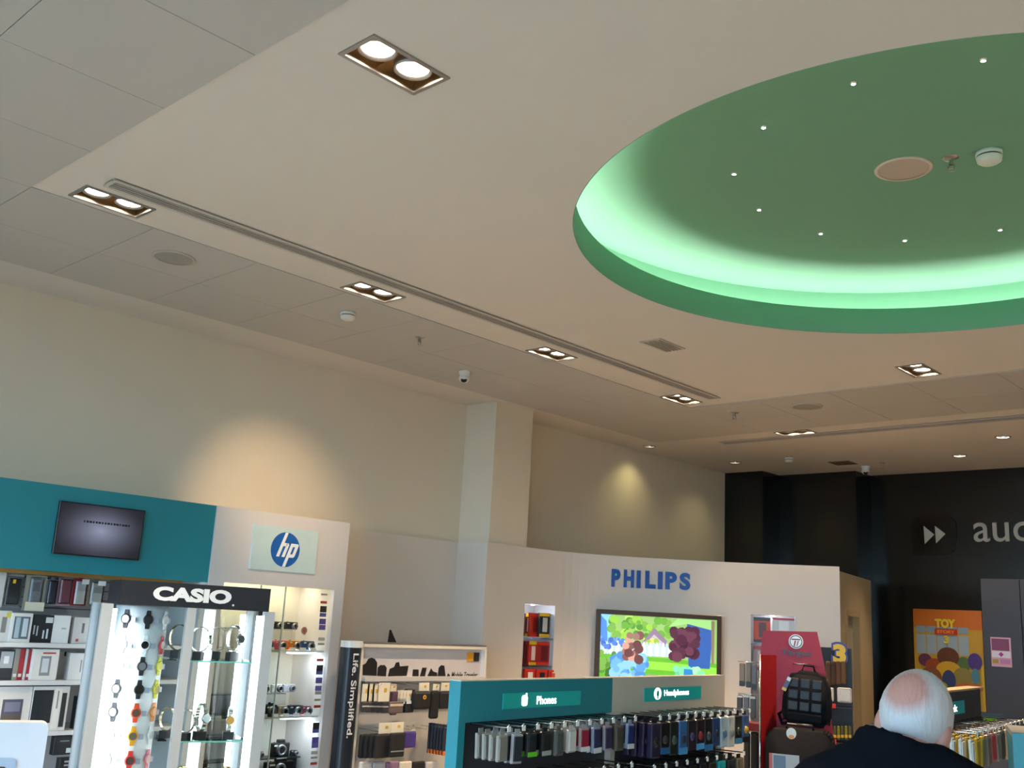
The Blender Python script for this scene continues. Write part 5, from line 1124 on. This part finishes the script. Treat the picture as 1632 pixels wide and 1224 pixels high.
for x, z, rx, rz, c in ((.16, .52, .1, .06, '#5b2a4a'), (.3, .47, .14, .07, '#93401c'), (.72, .5, .1, .07, '#4f6a34'), (.88, .53, .1, .08, '#4a2f7a'), (.5, .56, .16, .09, '#5a3016'), (.5, .44, .18, .08, '#c79a1c'), (.24, .36, .16, .1, '#7a4a2c'), (.7, .38, .14, .09, '#8a7a3a'), (.5, .34, .1, .1, '#2c3a6a'), (.3, .29, .18, .05, '#8f9a2c'), (.78, .29, .2, .05, '#b0602a'), (.1, .34, .08, .05, '#7d5a1c'), (.88, .4, .06, .07, '#4a8090')):
    pdisc(x, z, rx, rz, c, .004 + .0003 * len(ps.children))
text('title_top', 'TOY', col('#d9c02a', .4), ps, .48 * pw, pzb + .87 * phh, w=.30 * pw, h=.085 * phh, depth=.003, bold=.06, y=-.012)
pp('title_band', .32, .765, .65, .82, '#b3261a', .012); text('title_word', 'STORY', col('#d98a2a', .4), ps, .485 * pw, pzb + .792 * phh, w=.26 * pw, h=.032 * phh, depth=.002, bold=.04, y=-.014); text('title_number', '3', col('#c9b82a', .4), ps, .49 * pw, pzb + .72 * phh, w=.08 * pw, h=.07 * phh, depth=.002, bold=.05, y=-.014)
gx0, gzt = FBk.hit(1562, 922, -.4)
gc = thing('grey_cabinet', 'tall slate grey cabinet beside the film poster', 'cabinet', (gx0, YB - .21, 0), 0)
M_SLATE = mat('slate_laminate', '#393c48', .5, noise=.03)
box2('carcass', (0, -.17, 0), (2.2, .2, gzt), M_SLATE, gc); dw = FBk.hit(1626, 960, -.41)[0] - gx0
zm = FBk.hit(1628, 998, -.41)[1]
box2('door', (.004, -.192, .08), (dw - .004, -.172, gzt - .004), M_SLATE, gc); box2('door', (dw + .004, -.192, zm), (dw + .75, -.172, gzt - .004), M_SLATE, gc); box2('dark_opening', (dw + .004, -.176, .3), (dw + .75, -.172, zm - .01), M_BLACK, gc)
fx0, fz1 = FBk.hit(1578, 1015, -.41); fx1, fz0 = FBk.hit(1613, 1064, -.41)
fl = thing('pink_flyer', 'small pink and white flyer taped to the slate grey cabinet', 'flyer', ((fx0 + fx1) / 2, YB - .405, fz0), 0); w, h = fx1 - fx0, fz1 - fz0
box('sheet', (0, 0, h / 2), (w, .002, h), col('#cf9cb0', .4), fl); box('photo_block', (-.02 * w, -.002, h * .75), (w * .86, .002, h * .4), col('#7a3a62', .4), fl); box('white_band', (0, -.002, h * .42), (w * .9, .002, h * .22), col('#d2cede', .4), fl); box('purple_star', (0, -.004, h * .42), (w * .18, .002, h * .12), col('#a02a86', .4), fl, rot=(0, R(45), 0)); box('yellow_block', (-w * .3, -.002, h * .18), (w * .3, .002, h * .14), col('#a88a3a', .4), fl); box('lilac_block', (w * .18, -.002, h * .18), (w * .5, .002, h * .16), col('#b878a8', .4), fl)

# ================================================================== THE MAN
_sb = bmesh.new(); bmesh.ops.create_uvsphere(_sb, u_segments=18, v_segments=12, radius=1); _sb.verts.index_update()
_SV = [v.co.copy() for v in _sb.verts]; _SF = [[v.index for v in f.verts] for f in _sb.faces]; _sb.free()
def blob(name, prims, voxel, m_, parent, smooth=6):
    V, Fc = [], []
    def ball(M_):
        k0 = len(V); V.extend([M_ @ v for v in _SV]); Fc.extend([tuple(i + k0 for i in f) for f in _SF])
    for p in prims:
        if p[0] == 'e': ball(Matrix.Translation(p[1]) @ p[3].to_4x4() @ Matrix.Diagonal((*p[2], 1)))
        else:
            _, a, b, ra_, rb_ = p; a, b = Vector(a), Vector(b); n_ = max(2, int((b - a).length / (min(ra_, rb_) * .5)))
            for k in range(n_ + 1): ball(Matrix.Translation(a.lerp(b, k / n_)) @ Matrix.Scale(ra_ + (rb_ - ra_) * k / n_, 4))
    tm = bpy.data.meshes.new('tmp'); tm.from_pydata(V, [], Fc); tm.materials.append(m_)
    o = bpy.data.objects.new('tmp', tm); r_ = o.modifiers.new('r', 'REMESH'); r_.mode = 'VOXEL'; r_.voxel_size = voxel
    s_ = o.modifiers.new('s', 'SMOOTH'); s_.factor = .5; s_.iterations = smooth
    me = evaluated(o); bpy.data.objects.remove(o)
    me.materials.clear(); me.materials.append(m_)
    for p in me.polygons: p.use_smooth = True; p.material_index = 0
    return link(name, me, parent)
I3 = Matrix.Identity(3)
hc = at(1459, 1143, 2.72)
mth = math.atan2(-hc.x, hc.y) - R(12)
HF = Vector((-math.sin(mth), math.cos(mth), 0)); HY = .13       # head sits forward of the neck base
man = thing('person', 'white haired balding person in a dark navy jacket, seen from behind, head bowed', 'person', (hc.x - HF.x * HY, hc.y - HF.y * HY, 0), mth)
hz = hc.z
hr = Matrix.Rotation(R(-20), 3, 'X') @ Matrix.Rotation(R(10), 3, 'Y')
M_SKIN = mat('skin', '#a9776a', .55, noise=.06, scale=20); M_HAIR = mat('white_hair', '#c9c7cc', .7, noise=.14, scale=50, bump=.5)
M_JACK = mat('navy_jacket', '#090c13', .95, noise=.2, scale=40, bump=.2, spec=.06); M_TROU = mat('dark_trousers', '#23242a', .8, noise=.15)
def hd(x, y, z): return Vector((0, HY, hz)) + hr @ Vector((x, y, z))
body = [('e', hd(0, 0, .01), (.073, .092, .098), hr), ('e', hd(0, .035, -.06), (.058, .062, .065), hr), ('e', hd(0, .098, -.02), (.012, .02, .02), hr), ('e', hd(0, .09, -.075), (.03, .02, .022), hr),
        ('c', (0, .02, hz - .19), hd(0, -.01, -.06), .062, .058),
        ('e', hd(.076, -.005, -.03), (.012, .022, .036), hr), ('e', hd(-.076, -.005, -.03), (.012, .022, .036), hr),
        ('e', (0, -.02, 1.22), (.18, .12, .18), I3), ('e', (0, .0, 1.02), (.165, .125, .18), I3), ('e', (0, 0, .90), (.17, .125, .12), I3)]
for s in (-1, 1):
    body += [('c', (s * .17, -.01, 1.32), (s * .23, .0, 1.05), .055, .045), ('c', (s * .23, 0, 1.05), (s * .17, .22, .98), .042, .032), ('e', (s * .16, .27, .975), (.035, .05, .02), I3)]
    for f_ in range(4): body.append(('c', (s * (.135 + f_ * .017), .30, .975), (s * (.125 + f_ * .017), .345 + (.012 if f_ in (1, 2) else 0), .95), .0085, .0075))
    body.append(('c', (s * .125, .26, .97), (s * .105, .30, .955), .011, .009))
    body += [('c', (s * .09, 0, .86), (s * .10, .02, .48), .085, .058), ('c', (s * .10, .02, .48), (s * .10, -.01, .09), .055, .04), ('c', (s * .10, -.01, .05), (s * .11, .15, .04), .045, .035)]
blob('body', body, .010, M_SKIN, man, 4)
M_CAP = bpy.data.materials.new('thinning_white_hair'); M_CAP.use_nodes = True; _nt = M_CAP.node_tree; _b = _nt.nodes['Principled BSDF']; _b.inputs['Roughness'].default_value = .65
_tc = _nt.nodes.new('ShaderNodeTexCoord'); _mp = _nt.nodes.new('ShaderNodeMapping'); _gr = _nt.nodes.new('ShaderNodeTexGradient'); _gr.gradient_type = 'SPHERICAL'
_bc_ = hd(-.012, -.092, .040); _sc = (1 / .068, 1 / .075, 1 / .072)
_mp.inputs['Scale'].default_value = _sc; _mp.inputs['Location'].default_value = tuple(-_bc_[i] * _sc[i] for i in range(3))
_no = _nt.nodes.new('ShaderNodeTexNoise'); _no.inputs['Scale'].default_value = 26; _no.inputs['Detail'].default_value = 5
_m2 = _nt.nodes.new('ShaderNodeMapping'); _m2.inputs['Scale'].default_value = (6, 2.2, 1); _m2.inputs['Rotation'].default_value = (0, R(18), 0)
_ma = _nt.nodes.new('ShaderNodeMath'); _ma.operation = 'MULTIPLY_ADD'; _ma.inputs[1].default_value = .22
_rp = _nt.nodes.new('ShaderNodeValToRGB'); _rp.color_ramp.elements[0].position = .12; _rp.color_ramp.elements[0].color = (*lin('#b4b2b4'), 1); _rp.color_ramp.elements[1].position = .52; _rp.color_ramp.elements[1].color = (*lin('#a9796d'), 1)
_nt.links.new(_tc.outputs['Object'], _mp.inputs['Vector']); _nt.links.new(_mp.outputs['Vector'], _gr.inputs['Vector']); _nt.links.new(_tc.outputs['Object'], _m2.inputs['Vector']); _nt.links.new(_m2.outputs['Vector'], _no.inputs['Vector'])
_nt.links.new(_no.outputs['Fac'], _ma.inputs[0]); _nt.links.new(_gr.outputs['Fac'], _ma.inputs[2]); _nt.links.new(_ma.outputs[0], _rp.inputs['Fac']); _nt.links.new(_rp.outputs['Color'], _b.inputs['Base Color'])
_bp = _nt.nodes.new('ShaderNodeBump'); _bp.inputs['Strength'].default_value = .6; _bp.inputs['Distance'].default_value = .005; _nt.links.new(_no.outputs['Fac'], _bp.inputs['Height']); _nt.links.new(_bp.outputs['Normal'], _b.inputs['Normal'])
bm = bmesh.new(); bmesh.ops.create_uvsphere(bm, u_segments=64, v_segments=48, radius=1)
def _keep(c):
    if c.z < -.72: return False
    return c.y < .42 + .35 * max(0, c.z) if c.z > -.1 else c.y < .12
bmesh.ops.delete(bm, geom=[f for f in bm.faces if not _keep(f.calc_center_median())], context='FACES')
for v in bm.verts:
    n_ = v.co.copy(); th_ = .005 + .004 * max(0, 1 - abs(n_.z + .1)); j = 1 + .012 * math.sin(n_.x * 31 + n_.z * 17) * math.sin(n_.y * 27 + n_.z * 9)
    v.co = hd(n_.x * (.073 + th_) * j, n_.y * (.092 + th_) * j, n_.z * (.098 + th_) * j + .01)
o = link('hair', bm2me('hair', bm, M_CAP, True), man); so = o.modifiers.new('thick', 'SOLIDIFY'); so.thickness = .012; so.offset = -1
for s in (-1, 1):
    o = lathe('eye', [(0, .012), (.008, .009), (.012, 0)], col('#e8e4de', .2), man, seg=12); o.location = hd(s * .03, .084, .0); o.rotation_euler = (R(-100), 0, 0)
cz = hz - .052
jk = [('e', (0, -.03, 1.20), (.205, .15, .22), I3), ('e', (0, -.01, 1.0), (.19, .15, .18), I3), ('e', (0, 0, .86), (.19, .15, .12), I3), ('e', (0, -.035, hz - .15), (.155, .105, .105), I3)]
for s in (-1, 1):
    jk += [('c', (s * .07, -.03, hz - .115), (s * .17, -.02, hz - .175), .075, .085), ('c', (s * .19, -.02, hz - .19), (s * .25, 0, 1.05), .082, .062), ('c', (s * .25, 0, 1.05), (s * .185, .20, .985), .058, .045)]
for k in range(-7, 8):
    a = k * R(17); jk.append(('e', (.092 * math.sin(a), .015 - .088 * math.cos(a), cz - .02 - .03 * (1 - math.cos(a)) - .022 * math.sin(a)), (.024, .024, .055), I3))
blob('jacket', jk, .010, M_JACK, man, 4)
tr = [('e', (0, 0, .86), (.178, .135, .11), I3)]
for s in (-1, 1): tr += [('c', (s * .09, 0, .84), (s * .10, .02, .48), .096, .074), ('c', (s * .10, .02, .48), (s * .10, -.005, .10), .072, .064)]
blob('trousers', tr, .012, M_TROU, man, 4)
for s in (-1, 1): blob('shoe', [('c', (s * .10, -.03, .045), (s * .112, .18, .04), .05, .042), ('e', (s * .10, -.02, .07), (.048, .06, .05), I3)], .01, M_BLACK, man, 3)

bpy.data.scenes.remove(_TMP)
